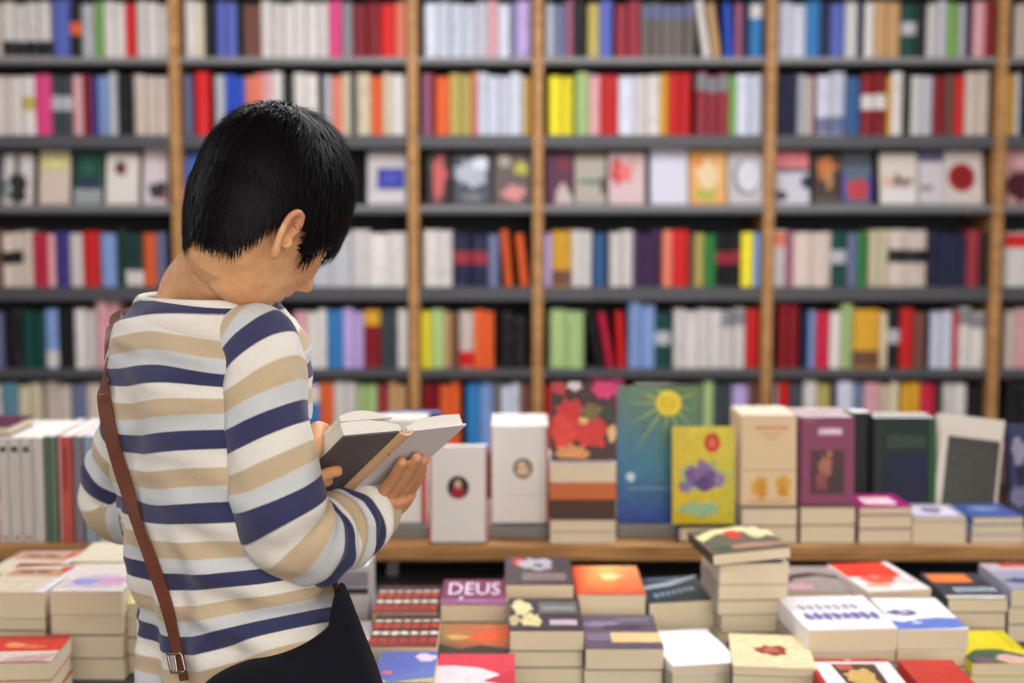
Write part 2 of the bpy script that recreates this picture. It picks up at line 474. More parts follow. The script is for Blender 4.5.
def art_mesh(shapes, A, B, mapf, name='cover_print'):
    """flat printed shapes in a unit frame (0..1, 0..1) on a face of size A x B; mapf(a, b, h) -> local point"""
    V, FA, CL = [], [], []

    def add(pts, cols, layer, faces=None):
        b0 = len(V)
        for (a, b) in pts:
            a = min(max(a, 0.0), 1.0); b = min(max(b, 0.0), 1.0)
            V.append(mapf(a * A, b * B, 0.00012 * (layer + 1)))
        for q in (faces or [tuple(range(len(pts)))]):
            FA.append(tuple(b0 + i for i in q))
            CL.append([cols[i] if isinstance(cols, list) else cols for i in q])
    for L, s in enumerate(shapes):
        k = s[0]
        if k == 'r': add([(s[1], s[2]), (s[3], s[2]), (s[3], s[4]), (s[1], s[4])], lin(s[5]), L)
        elif k == 'g':       # four corner colours bl br tr tl
            add([(s[1], s[2]), (s[3], s[2]), (s[3], s[4]), (s[1], s[4])], [lin(c) for c in s[5]], L)
        elif k == 'e':
            n = 20
            add([(s[1] + s[3] * math.cos(6.2832 * i / n), s[2] + s[4] * math.sin(6.2832 * i / n)) for i in range(n)], lin(s[5]), L)
        elif k == 'b':       # a blob with a ragged edge
            n = 22; r = random.Random(s[6])
            rr = [1 + r.uniform(-0.28, 0.28) for _ in range(n)]
            add([(s[1] + s[3] * rr[i] * math.cos(6.2832 * i / n), s[2] + s[4] * rr[i] * math.sin(6.2832 * i / n)) for i in range(n)], lin(s[5]), L,
                [(i, (i + 1) % n, n) for i in range(n)] if False else None)
        elif k == 'p': add(s[1], lin(s[2]), L)
        elif k == 't':       # text: string, centre, height, width, colour
            v, f = text_geo(s[1])
            add([(s[2] + x * s[5], s[3] + y * s[4]) for x, y in v], lin(s[6]), L, f)
    me = mesh(name, V, FA)
    at = me.color_attributes.new('ink', 'FLOAT_COLOR', 'CORNER')
    flat = []
    for c in CL:
        for q in c: flat += list(q)
    at.data.foreach_set('color', flat)
    me.materials.append(PRINT)
    return me


def make_book(name, W_, L_, T_, rgb, art=None, spine_art=None, hard=False, pages=None, spine_rgb=None):
    """lying book: spine at -x, tail (bottom edge of the pages) at -y, front cover up. Root at the middle of its base."""
    root = empty(name)
    ct = 0.0026 if hard else 0.0013
    ins = 0.003 if hard else 0.0005
    bm = bmesh.new()

    def bx(x0, x1, y0, y1, z0, z1):
        v, f = box_data(x0, x1, y0, y1, z0, z1)
        vs = [bm.verts.new(p) for p in v]
        for q in f: bm.faces.new([vs[i] for i in q])
    n = 7                                     # one closed profile: back cover, rounded spine, front cover
    prof = [(W_ / 2, 0), (W_ / 2, ct), (-W_ / 2 + ct, ct), (-W_ / 2 + ct, T_ - ct), (W_ / 2, T_ - ct), (W_ / 2, T_)]
    r = min(0.002, T_ * 0.2)
    prof += [(-W_ / 2 + r, T_), (-W_ / 2 + r * 0.3, T_ - r * 0.3), (-W_ / 2, T_ - r), (-W_ / 2, r), (-W_ / 2 + r * 0.3, r * 0.3), (-W_ / 2 + r, 0)]
    m = len(prof)
    lo = [bm.verts.new((x, -L_ / 2, z)) for x, z in prof]; hi = [bm.verts.new((x, L_ / 2, z)) for x, z in prof]
    for i in range(m): bm.faces.new((lo[i], hi[i], hi[(i + 1) % m], lo[(i + 1) % m]))
    for ring, fl in ((lo, False), (hi, True)):
        for q in ((0, 1, 2, 10, 11), (2, 3, 7, 8, 9, 10), (3, 4, 5, 6, 7)):
            fv = [ring[i] for i in q]
            bm.faces.new(fv[::-1] if fl else fv)
    bmesh.ops.recalc_face_normals(bm, faces=bm.faces[:])
    me = bpy.data.meshes.new('cover'); bm.to_mesh(me); bm.free()
    c = link('cover', me, COVER, root); c.color = lin(rgb)
    v, f = box_data(-W_ / 2 + ct, W_ / 2 - ins, -L_ / 2 + ins, L_ / 2 - ins, ct, T_ - ct)
    pb = mesh('page_block', v, f)
    link('page_block', pb, pages or PAGES, root)
    if spine_rgb:
        o = link('spine_panel', mesh('spine_panel', *box_data(-W_ / 2 - 0.0003, -W_ / 2 + 0.0002, -L_ / 2, L_ / 2, 0, T_)), COVER, root); o.color = lin(spine_rgb)
    if art:
        link('cover_print', art_mesh(art, W_, L_, lambda a, b, h: (a - W_ / 2, b - L_ / 2, T_ + h)), None, root)
    if spine_art:
        link('spine_print', art_mesh(spine_art, T_, L_, lambda a, b, h: (-W_ / 2 - 0.0003 - h, b - L_ / 2, a)), None, root)
    return root


# ------------------------------------------------------------------ face-out books on the third shelf
def face_out(x0, x1, ybot, ytop, d, rgb, art, label, cat='book', group=None, T_=0.022, tilt=10, hard=True, name='face_out_book', pages=None, zbase=None, zoff=0.0):
    """upright book with its front cover turned to the room, leaning back"""
    xm = 0.5 * (x0 + x1); ym = 0.5 * (ybot + ytop)
    W_ = P(x1, ym, d).x - P(x0, ym, d).x
    zb = P(xm, ybot, d).z if zbase is None else zbase
    H_ = P(xm, ytop, d).z - P(xm, ybot, d).z
    tl = math.radians(tilt)
    L_ = H_ / math.cos(tl)
    T_ = T_
    root = make_book(name, W_, L_, T_, rgb, art=art, hard=hard, pages=pages)
    # local z (cover normal) -> towards the camera and a bit up; local y -> up
    ny = Vector((0, -math.cos(tl), math.sin(tl))); up = Vector((0, math.sin(tl), math.cos(tl)))
    M = Matrix(((1, up.x, ny.x), (0, up.y, ny.y), (0, up.z, ny.z)))
    M4 = M.to_4x4()
    # lower back edge of the book is lowest; rest it on zb
    base = Vector((P(xm, ym, d).x, d, zb + 0.0006 + zoff))
    # local point of lower front edge (0,-L/2,T): put at base ; the back lower edge lies T*sin lower
    off = up * (-L_ / 2) + ny * T_
    loc = base - off + Vector((0, 0, T_ * math.sin(tl)))
    root.matrix_world = Matrix.Translation(loc) @ M4
    tag(root, label, cat, group)
    return root


DC = DS + 0.02
G3 = 'face-out books on the third shelf'
zc = ROWZ['C']
K = (24, 22, 24)
fo = [
 (-22, -2, (60, 60, 90), [], 'dark blue face-out book at the near end of the third shelf'),
 (2, 31, (208, 200, 196), [('b', .45, .32, .42, .3, (38, 38, 36), 3), ('r', .38, .5, .56, .98, (50, 48, 46)), ('e', .18, .3, .12, .12, (150, 170, 160))], 'white face-out book with a round black vase shape, third shelf'),
 (38, 68, (206, 188, 172), [('r', .0, .62, 1, .96, (206, 200, 140)), ('r', .1, .7, .8, .84, (226, 216, 150))], 'beige face-out book with a cream-yellow top, third shelf'),
 (73, 101, (20, 66, 52), [('r', 0, 0, 1, .28, (150, 158, 156)), ('b', .5, .38, .4, .08, (40, 44, 80), 4), ('r', .3, .55, .7, .8, (34, 88, 66))], 'dark green face-out book with a pale grey foot, third shelf'),
 (105, 137, (214, 206, 196), [('b', .45, .70, .2, .16, (110, 36, 46), 8), ('e', .4, .72, .08, .08, (60, 20, 40))], 'white face-out book with a small dark red square, third shelf'),
 (142, 166, (206, 190, 192), [('b', .62, .22, .38, .16, (52, 44, 52), 5), ('b', .9, .12, .1, .06, (170, 40, 50), 6)], 'pinkish white face-out book with a dark shape at its foot, third shelf'),
 (184, 202, (70, 96, 172), [('r', 0, 0, 1, .32, (206, 140, 140))], 'blue and pink face-out book between the oak post and the hair'),
 (367, 406, (186, 180, 178), [('r', .25, .28, .95, .68, (44, 56, 150)), ('r', .4, .4, .8, .58, (70, 80, 180)), ('r', .05, .02, .95, .2, (206, 200, 200))], 'grey face-out book with a blue square, beside the black hair'),
 (427, 449, (60, 44, 46), [('b', .55, .5, .3, .38, (206, 92, 92), 2), ('r', .0, .6, .2, .9, (40, 70, 50))], 'dark face-out book with a salmon figure, narrow bay'),
 (453, 491, (72, 76, 84), [('b', .5, .62, .42, .26, (180, 186, 196), 3), ('b', .7, .8, .2, .12, (226, 228, 232), 5), ('b', .5, .14, .3, .08, (120, 124, 128), 7)], 'charcoal face-out book with a pale grey cloud of print, narrow bay'),
 (494, 530, (96, 84, 80), [('b', .55, .2, .34, .14, (214, 140, 140), 1), ('b', .75, .66, .2, .13, (190, 180, 70), 9), ('b', .3, .8, .2, .1, (180, 176, 160), 4)], 'brown face-out book with pink and yellow patches, narrow bay'),
 (546, 573, (84, 34, 62), [('p', [(.35, 0), (1, 0), (1, .1), (.65, .42), (.4, .25)], (196, 178, 172)), ('b', .7, .75, .2, .14, (128, 28, 48), 3)], 'plum face-out book with a pale foot, at the start of the wide bay'),
 (575, 606, (168, 160, 146), [('b', .5, .42, .4, .05, (90, 116, 100), 3), ('r', .82, .2, .98, .5, (70, 58, 56)), ('r', .0, .86, 1, .98, (110, 108, 84))], 'olive grey face-out book with a green line across, wide bay'),
 (609, 645, (206, 178, 178), [('b', .22, .66, .18, .28, (198, 32, 36), 7), ('b', .45, .6, .2, .2, (226, 110, 110), 5), ('b', .7, .8, .2, .14, (206, 160, 150), 2)], 'pale pink face-out book with a red splash, wide bay'),
 (651, 688, (208, 206, 218), [], 'plain white face-out book between the red and the orange ones, wide bay'),
 (690, 727, (220, 164, 94), [('b', .5, .55, .34, .26, (232, 206, 160), 4), ('b', .45, .18, .3, .12, (178, 176, 70), 3), ('b', .2, .8, .2, .12, (230, 140, 50), 5)], 'orange and cream face-out book with a green spot, wide bay'),
 (729, 763, (190, 184, 184), [('e', .55, .5, .42, .34, (120, 118, 128)), ('e', .6, .52, .34, .3, (218, 216, 226))], 'light grey face-out book with a white disc, wide bay'),
 (777, 810, (196, 196, 204), [('r', 0, .68, 1, 1, (222, 120, 128)), ('r', 0, .6, 1, .68, (70, 70, 76)), ('b', .9, .42, .14, .14, (40, 44, 64), 3), ('b', .15, .16, .16, .1, (34, 38, 60), 6)], 'white face-out book with a pink head and black patches'),
 (814, 841, (62, 46, 34), [('b', .5, .7, .36, .2, (196, 110, 48), 2), ('b', .6, .5, .14, .2, (186, 140, 90), 4), ('r', 0, 0, 1, .12, (90, 84, 80))], 'dark brown face-out book with an orange figure'),
 (843, 873, (84, 98, 120), [('r', 0, .68, 1, .98, (66, 72, 78)), ('b', .5, .24, .36, .2, (190, 60, 66), 5), ('r', 0, .04, .14, .5, (90, 80, 160)), ('r', .86, .04, 1, .5, (70, 66, 150))], 'slate blue face-out book with a red bloom'),
 (881, 918, (212, 200, 188), [('p', [(.3, .36), (.75, .34), (.95, .5), (.6, .5), (.5, .62), (.42, .58)], (140, 116, 108)), ('b', .2, .46, .12, .08, (228, 176, 150), 3), ('r', .05, .04, .95, .26, (226, 222, 222))], 'beige face-out book with a brown bird shape'),
 (920, 945, (198, 190, 194), [('r', 0, .78, 1, 1, (96, 92, 124)), ('b', .3, .3, .3, .05, (130, 122, 124), 3)], 'pale face-out book with a violet grey head, beside the red disc'),
 (946, 984, (202, 190, 182), [('e', .45, .5, .36, .27, (160, 26, 30)), ('e', .45, .5, .25, .18, (138, 16, 22))], 'beige face-out book with a big dark red disc'),
 (1008, 1038, (200, 150, 150), [('b', .4, .35, .4, .3, (74, 24, 34), 3), ('b', .6, .8, .3, .12, (226, 180, 180), 5)], 'pink and wine face-out book past the last oak post'),
]
for (x0, x1, rgb, art, lab) in fo:
    face_out(x0, x1, 206, 152 + RND.uniform(-3, 4), DC, rgb, art, lab, group=G3, zbase=zc, T_=0.02)

# ------------------------------------------------------------------ the display table
TZ = 0.742
LD = 2.78                                            # front of the raised ledge
LZ = P(600, 545, LD).z
LTH = LZ - P(600, 561.5, LD).z
TCOL = mat('table_grey', (72, 70, 72), 0.5, noise_amt=0.2, noise_scale=6)
dt = tag(empty('display_table', (0, 2.5, 0)), 'long display table with a dark top and a raised oak ledge, covered in books', 'table')


def dtbox(name, x0, x1, y0, y1, z0, z1, m, bev=0.002):
    v, f = box_data(x0, x1, y0 - 2.5, y1 - 2.5, z0, z1)
    me = mesh(name, v, f)
    if bev: bevel_mesh(me, bev, 1)
    return link(name, me, m, dt)


dtbox('tabletop', -2.2, 2.2, 1.93, 3.2, TZ - 0.03, TZ, TCOL)
dtbox('front_panel', -2.15, 2.15, 1.98, 2.0, 0.0, TZ - 0.031, WOOD)
dtbox('side_panel', -2.15, -2.12, 2.001, 3.18, 0.0, TZ - 0.031, WOOD)
dtbox('side_panel', 2.12, 2.15, 2.001, 3.18, 0.0, TZ - 0.031, WOOD)
dtbox('ledge_board', -2.2, 2.2, LD, 3.2, LZ - LTH, LZ, WOOD, 0.003)
dtbox('ledge_back', -2.2, 2.2, 2.96, 2.975, TZ + 0.0005, LZ - LTH - 0.0005, TCOL)
for px in (393, 1010, -150, 1400):
    x = P(px, 580, 2.86).x
    dtbox('ledge_post', x - 0.012, x + 0.012, 2.85, 2.874, TZ + 0.0005, LZ - LTH - 0.0005, SHELF_LIGHT)
RD = 2.835
RZ = P(600, 525.5, RD).z
for i, (a, b) in enumerate(((330, 549), (618, 741))):
    r = box('display_riser', P(a, 530, RD).x, P(b, 530, RD).x, RD, RD + 0.26, LZ + 0.0006, RZ, SHELF_LIGHT)
    tag(r, ('low grey riser under the white medallion books' if i == 0 else 'low grey riser under the sun cover book'), 'riser', 'risers on the oak ledge')

# ------------------------------------------------------------------ books standing on the ledge
WHT = (232, 226, 222)


def copies(x0, x1, ybot, ytop, d, rgb, art, label, n, T_, zbase, group, tilt=4, hard=False, pages=PAGES_W, back_label=None):
    """a title shown face-out with more copies behind it"""
    out = []
    for k in range(n):
        yt = ytop if k == 0 else ytop
        o = face_out(x0, x1, ybot, yt, d, rgb, art if k == 0 else [], label if k == 0 else f'{ORD[k]} copy back behind the {back_label}', group=group, T_=T_, tilt=tilt, hard=hard, name='standing_book', pages=pages, zbase=zbase)
        o.location.y += k * (T_ / math.cos(math.radians(tilt)) + 0.001)
        out.append(o)
    return out


medal = lambda c1, c2: [('e', .55, .56, .17, .105, (70, 58, 52)), ('e', .55, .56, .135, .083, c1), ('e', .53, .60, .05, .035, c2), ('p', [(.42, .5), (.68, .5), (.6, .56), (.5, .56)], c2), ('r', .3, .28, .8, .29, (216, 206, 200))]
cover3 = [('r', .955, 0, 1, 1, (222, 122, 98)), ('r', 0, 0, .03, 1, (226, 170, 150))] + medal((196, 158, 122), (232, 206, 170))
cover2 = [('r', .97, 0, 1, 1, (214, 110, 90)), ('r', 0, 0, .035, 1, (206, 70, 50)), ('e', .5, .575, .19, .12, (40, 46, 40)), ('e', .5, .53, .11, .075, (176, 40, 50)), ('e', .5, .61, .06, .045, (222, 188, 160)), ('r', 0, 0, 1, .012, (30, 28, 30))]
GS = 'books standing on the oak ledge'
copies(376, 426, 526, 424, RD + 0.012, WHT, [('r', .90, 0, 1, 1, (222, 76, 48)), ('r', .1, .3, .7, .31, (206, 200, 196))], 'white standing book with an orange-red edge, just behind the held book', 3, 0.034, RZ, GS, back_label='white book with the orange-red edge')
copies(429, 487, 540.5, 444, 2.786, WHT, cover2, 'white standing book with a dark round medallion and red figure', 1, 0.026, LZ, GS, tilt=3)
copies(491, 549, 526, 430, RD + 0.008, WHT, cover3, 'tall white standing book with a tan round medallion', 4, 0.046, RZ, GS, back_label='tan medallion book')
b = face_out(388, 440, 526, 431, RD + 0.15, (36, 70, 140), [], 'blue standing book whose white page tops show above the held book', group=GS, T_=0.05, tilt=3, pages=PAGES_W, zbase=RZ, name='standing_book')

# spines on the ledge behind the reader's elbow
GP = 'spine-out volumes on the ledge by the elbow'


def spine_out(x0, x1, ybot, ytop, d, rgb, sart, label, group, depth=0.16, zb=None, name='standing_book', hard=False, cat='book'):
    xm = (x0 + x1) / 2; ym = (ybot + ytop) / 2
    T_ = P(x1, ym, d).x - P(x0, ym, d).x - 0.0008
    zb = LZ if zb is None else zb
    H_ = P(xm, ytop, d).z - zb
    root = make_book(name, depth, H_, T_, rgb, spine_art=sart, hard=hard, pages=PAGES_W)
    M = Matrix(((0, 0, 1), (1, 0, 0), (0, 1, 0))).to_4x4()
    root.matrix_world = Matrix.Translation(Vector((P(x0, ym, d).x, d + depth / 2, zb + H_ / 2 + 0.0006))) @ M
    tag(root, label, cat, group)
    return root


vol = [('b', .5, .89, .3, .03, (40, 38, 40), 3), ('r', .48, .3, .56, .82, (196, 190, 184)), ('e', .5, .045, .2, .014, (90, 86, 84)), ('r', .96, 0, 1, 1, (150, 146, 144))]
sp = [(-34, -23, (214, 206, 200), vol), (-23, -12, (214, 206, 200), vol), (-12, -1, (214, 206, 200), vol), (-1, 10, (214, 206, 200), vol), (10, 22, (214, 206, 200), vol), (22, 33, (214, 206, 200), vol), (33, 44.5, (212, 205, 200), [('r', .2, .2, .3, .9, (196, 190, 188))]),
      (45, 57, (88, 112, 92), [('r', .8, 0, 1, 1, (140, 150, 138))]), (59, 73, (196, 92, 84), [('r', .05, 0, .16, 1, (226, 190, 180)), ('r', .4, .5, .6, .9, (150, 50, 50))]),
      (74, 84, (138, 128, 138), []), (85, 97, (150, 170, 190), []), (98, 112, (206, 200, 196), []), (113, 125, (60, 70, 110), [])]
nm = ['white spine-out volume out past the frame edge', 'white spine-out volume, outermost but one', 'white spine-out volume next to the outermost', 'white spine-out volume with black mark, farthest from the elbow', 'white spine-out volume with black mark, second from the farthest', 'white spine-out volume with black mark, nearest the blank spine',
      'blank white spine-out volume beside the green one', 'grey-green spine-out volume beside the blank white one', 'coral red spine-out volume behind the sleeve elbow', 'mauve grey spine-out volume touching the coral one',
      'pale blue spine-out volume behind the striped sleeve', 'off-white spine-out volume behind the back of the sweater', 'dark blue spine-out volume behind the sweater']
for i, (x0, x1, c, sa) in enumerate(sp):
    if x1 < 0: continue
    spine_out(x0, x1, 545, 438 if i < 7 else 436.5, LD + 0.02, c, sa, nm[i], GP, depth=0.23)
o = make_book('small_book', 0.10, 0.14, 0.02, (88, 30, 62), hard=True)
o.matrix_world = Matrix.Translation(Vector((P(-8, 420, 2.86).x, 2.89, P(0, 438, LD + 0.02).z + 0.0012)))
tag(o, 'small wine-coloured book lying on top of the white volumes', 'book', GP)


# ------------------------------------------------------------------ flat stacks
STK = []


def stack(x0, x1, yf, d, books, desc, L_=None, yaw=0.0, roll=0.0, zbot=TZ, name='paperback', group=None, top_label=None, fill=True, yb=None, seed=1):
    """books from the top down: (px thickness, cover colour, art, hard). yf = pixel row of the top cover's front edge"""
    r = random.Random(seed)
    xm = (x0 + x1) / 2
    W_ = P(x1, yf, d).x - P(x0, yf, d).x
    z = P(xm, yf, d).z
    if yb is not None: L_ = dz_plane(yb, z) - d
    L_ = L_ or W_ * 1.42
    L_ = min(max(L_, W_ * 1.15), W_ * 1.62)
    lst = []
    for (tp, rgb, art, hard) in books:
        lst.append([tp / F * d * 1.0, rgb, art, hard])
    tot = sum(q[0] for q in lst)
    rem = z - zbot - tot - 0.0006 * (len(lst) + 1)
    if fill and rem > 0.012:
        k = max(1, round(rem / 0.034))
        for _ in range(k): lst.append([rem / k - 0.0006, lst[-1][1], None, lst[-1][3]])
    elif rem != 0:
        s = (z - zbot - 0.0006 * (len(lst) + 1)) / tot
        for q in lst: q[0] *= s
    STK.append((desc, round(d, 3), round(d + L_, 3), round(z, 3), round(W_, 3), len(lst)))
    zc_ = z
    for i, (t, rgb, art, hard) in enumerate(lst):
        zc_ -= t + 0.0006
        o = make_book(name, W_, L_, t, rgb, art=art, hard=hard, pages=PAGES)
        jx = r.uniform(-0.0035, 0.0035) if i else 0
        jy = r.uniform(0, 0.005) if i else 0
        ja = r.uniform(-0.02, 0.02) if i else 0
        o.matrix_world = Matrix.Translation((P(xm, yf, d).x + jx, d + L_ / 2 + jy, zc_)) @ Matrix.Rotation(math.radians(yaw) + ja, 4, 'Z')
        if i == 0 and roll: o.matrix_world = Matrix.Translation((0, 0, W_ / 2 * math.sin(abs(math.radians(roll))))) @ o.matrix_world @ Matrix.Rotation(math.radians(roll), 4, 'Y')
        if i == 0: lab = top_label
        else: lab = f'{["","first","second","third","fourth","fifth","sixth","seventh"][i]} paperback under the {desc}'
        tag(o, lab, 'book', group or f'books stacked under the {desc}')


CRM = (226, 216, 196)
R0, R1, R2 = 2.03, 2.19, 2.44
# art for the lying covers: u across, v from the reader's edge to the far edge
pattern = [('r', 0, 0, 1, 1, (150, 52, 40))]
_r = random.Random(5)
for row_, (v0, c, hh) in enumerate(((.08, (176, 50, 36), .2), (.34, (228, 220, 206), .12), (.52, (186, 54, 38), .2), (.74, (226, 216, 200), .07), (.84, (40, 34, 32), .12))):
    pattern.append(('r', 0, v0 - .02, 1, v0 + hh + .02, (96, 60, 48) if row_ % 2 == 0 else (120, 84, 66)))
    for k in range(7):
        pattern.append(('b', .07 + k * .145, v0 + hh / 2, .06, hh / 2, c, _r.randint(0, 99)))
sunset = [('g', 0, 0, 1, .5, [(60, 52, 40), (84, 56, 40), (226, 112, 54), (150, 120, 74)]), ('g', 0, .5, 1, 1, [(150, 120, 74), (226, 112, 54), (216, 90, 54), (176, 112, 66)]),
          ('p', [(0, 0), (1, 0), (1, .18), (.6, .3), (.3, .16), (0, .34)], (50, 44, 36)), ('p', [(.3, .5), (.7, .42), (1, .62), (1, .8), (.6, .7)], (236, 90, 40)), ('b', .25, .56, .2, .08, (224, 170, 96), 4)]
blue_sky = [('g', 0, 0, 1, 1, [(96, 110, 186), (120, 140, 200), (84, 104, 190), (92, 100, 170)]), ('b', .82, .80, .22, .12, (226, 208, 226), 4), ('b', .2, .3, .1, .07, (214, 110, 130), 7), ('p', [(.3, 0), (1, 0), (1, .14), (.7, .08)], (214, 200, 130)), ('p', [(0, 0), (.3, 0), (.1, .1), (0, .12)], (196, 196, 150))]
redwhite = [('r', 0, 0, 1, 1, (222, 58, 74)), ('p', [(0, 0), (1, 0), (1, .2), (.55, .55), (.2, .62), (0, .6)], (236, 224, 226)), ('p', [(.6, .15), (1, 0), (1, .5)], (206, 40, 60))]
purple_t = [('r', 0, 0, 1, 1, (122, 46, 84)), ('r', 0, 0, 1, .22, (146, 84, 128)), ('t', 'DEUS', .5, .62, .5, .8, (236, 222, 232)), ('r', .28, .16, .34, .3, (214, 190, 206)), ('r', .38, .1, .7, .14, (190, 150, 180))]
greyred = [('r', 0, 0, 1, 1, (70, 60, 66)), ('b', .25, .8, .16, .14, (206, 70, 70), 4), ('b', .48, .74, .26, .22, (176, 172, 176), 3), ('b', .5, .68, .08, .07, (60, 74, 96), 8), ('r', .25, .12, .9, .4, (126, 110, 108)), ('t', 'ROMANZO', .58, .26, .2, .56, (176, 160, 150))]
greyred = [q for q in greyred if not (q[0] == 't')]
flowerdark = [('r', 0, 0, 1, 1, (58, 52, 58)), ('b', .18, .7, .16, .2, (226, 212, 160), 4), ('b', .3, .3, .14, .2, (222, 208, 150), 9), ('b', .08, .3, .08, .14, (200, 180, 130), 2), ('r', .42, .5, .95, .86, (104, 110, 104)), ('r', .46, .62, .9, .7, (150, 154, 146)), ('r', .55, .14, .92, .3, (196, 176, 188))]
fire = [('g', 0, 0, .5, 1, [(214, 50, 20), (236, 100, 40), (250, 190, 110), (206, 60, 30)]), ('g', .5, 0, 1, 1, [(236, 100, 40), (206, 84, 50), (220, 150, 90), (250, 190, 110)]), ('b', .55, .62, .16, .12, (252, 214, 150), 2), ('r', 0, 0, 1, .07, (206, 90, 70))]
mauve = [('r', 0, 0, 1, 1, (96, 84, 98)), ('b', .3, .7, .26, .1, (140, 124, 150), 3), ('b', .7, .82, .24, .08, (120, 110, 116), 5), ('b', .55, .6, .3, .07, (74, 62, 74), 8), ('r', .36, .16, 1, .44, (236, 198, 140)), ('r', .04, .2, .34, .42, (130, 116, 140))]
teal = [('r', 0, 0, 1, 1, (42, 54, 64)), ('p', [(.0, .5), (.5, .62), (1, .95), (1, 1), (.5, .78), (0, .62)], (156, 166, 168)), ('t', 'NORTH', .52, .3, .2, .76, (150, 164, 172)), ('r', .2, .86, .8, .94, (96, 108, 116))]
teal = [q for q in teal if q[0] != 't'] + [('b', .18 + .1 * k, .26 + .03 * k, .035, .08, (140, 156, 170), k) for k in range(7)]
emblem = [('g', 0, 0, 1, 1, [(232, 214, 170), (236, 218, 172), (232, 212, 160), (234, 214, 166)]), ('b', .52, .52, .2, .15, (146, 60, 46), 3), ('b', .5, .52, .1, .07, (182, 104, 80), 9), ('r', 0, 0, 1, .03, (206, 190, 150))]
mauvedark = [('r', 0, 0, 1, 1, (84, 74, 96))] + [('p', [(.1 + .13 * k, .2), (.16 + .13 * k, .2), (.2 + .13 * k, .9), (.15 + .13 * k, .9)], (196, 188, 206)) for k in range(6)]
titlewhite = [('r', 0, 0, 1, 1, (236, 232, 234))] + [('b', .16 + .1 * k, .66, .04, .075, (170, 166, 178), k) for k in range(7)] + [('b', .14 + .105 * k, .38, .045, .095, (118, 112, 172), k + 9) for k in range(8)]
bluewave = [('r', 0, 0, 1, 1, (238, 234, 240)), ('p', [(0, .0), (1, .04), (1, .34), (.7, .36), (.4, .30), (.15, .22), (0, .28)], (100, 122, 196)), ('b', .28, .52, .22, .09, (96, 92, 132), 3), ('b', .3, .52, .07, .045, (190, 184, 210), 5), ('b', .35, .2, .07, .04, (214, 222, 244), 6), ('r', .88, .0, 1, .05, (236, 226, 220))]
redpic = [('r', 0, 0, 1, 1, (236, 226, 226)), ('r', 0, .9, 1, 1, (186, 34, 38)), ('r', 0, 0, .06, 1, (180, 30, 40)), ('p', [(.32, 0), (.78, 0), (.8, .82), (.26, .82)], (80, 52, 50)), ('b', .54, .4, .18, .3, (206, 170, 96), 3), ('b', .4, .7, .1, .1, (190, 90, 70), 5), ('e', .5, .95, .05, .02, (236, 190, 190))]
orangeblack = [('r', 0, 0, 1, 1, (52, 54, 62)), ('r', .05, .62, .75, .95, (226, 120, 52)), ('r', 0, .5, .9, .62, (60, 40, 34)), ('r', 0, 0, 1, .1, (214, 206, 200))] + [('b', .3 + .09 * k, .32, .035, .1, (170, 180, 190), k) for k in range(8)]
greyblue = [('r', 0, 0, 1, 1, (150, 148, 166)), ('r', 0, .7, 1, 1, (186, 168, 168)), ('b', .4, .3, .3, .12, (70, 78, 110), 3), ('r', .3, .86, .9, 1, (196, 70, 66))]
yellow = [('r', 0, 0, 1, 1, (226, 204, 30)), ('p', [(0, 0), (1, 0), (1, .2), (.6, .42), (.25, .4), (0, .2)], (70, 96, 66)), ('b', .7, .1, .3, .14, (214, 170, 160), 4), ('b', .2, .08, .14, .1, (120, 90, 110), 6), ('p', [(.86, .5), (1, .4), (1, 1), (.8, 1)], (206, 186, 20))]
redcover = [('r', 0, 0, 1, 1, (236, 226, 222)), ('r', .02, .5, .9, 1, (226, 52, 34)), ('b', .5, .36, .34, .14, (206, 84, 66), 5), ('b', .8, .3, .16, .12, (226, 200, 190), 6), ('b', .3, .2, .2, .08, (210, 160, 120), 9)]
greyarc = [('r', 0, 0, 1, 1, (150, 138, 132)), ('p', [(0, .1), (.3, .5), (.7, .62), (1, .5), (1, .62), (.6, .76), (.25, .64), (0, .3)], (60, 40, 44)), ('b', .3, .2, .2, .12, (196, 150, 154), 5)]
floral = [('r', 0, 0, 1, 1, (96, 92, 78)), ('p', [(0, .7), (.3, .95), (.7, 1), (1, .7), (1, .45), (.7, .8), (.3, .75), (.05, .5)], (226, 216, 160)), ('b', .5, .66, .09, .2, (206, 50, 46), 5), ('b', .82, .7, .16, .2, (220, 206, 160), 2), ('b', .6, .2, .4, .08, (176, 130, 110), 6), ('b', .2, .2, .14, .1, (60, 84, 66), 7)]
redletter = [('r', 0, 0, 1, 1, (216, 200, 186)), ('r', 0, .4, 1, .84, (206, 50, 34)), ('b', .35, .64, .16, .08, (226, 150, 90), 4), ('b', .6, .56, .16, .07, (222, 110, 76), 6), ('p', [(.3, 0), (.9, 0), (1, .3), (.5, .2)], (196, 160, 150)), ('r', .0, .84, 1, 1, (170, 44, 36))]
colorpic = [('r', 0, 0, 1, 1, (222, 212, 200)), ('p', [(.05, .12), (.9, .16), (.95, .5), (.5, .6), (.2, .46)], (206, 184, 206)), ('b', .35, .34, .22, .1, (150, 156, 210), 4), ('b', .7, .36, .2, .12, (214, 160, 186), 5)]
beigetext = [('r', 0, 0, 1, 1, (216, 200, 176)), ('r', .05, .55, .9, .8, (200, 150, 120)), ('b', .3, .7, .14, .05, (120, 90, 70), 3), ('b', .55, .72, .14, .05, (130, 90, 70), 4), ('b', .85, .8, .1, .1, (206, 90, 60), 5), ('p', [(.86, 0), (1, 0), (1, .9), (.94, .9)], (226, 224, 230)), ('p', [(.0, .86), (.9, .98), (.9, 1), (0, 1)], (150, 50, 40))]

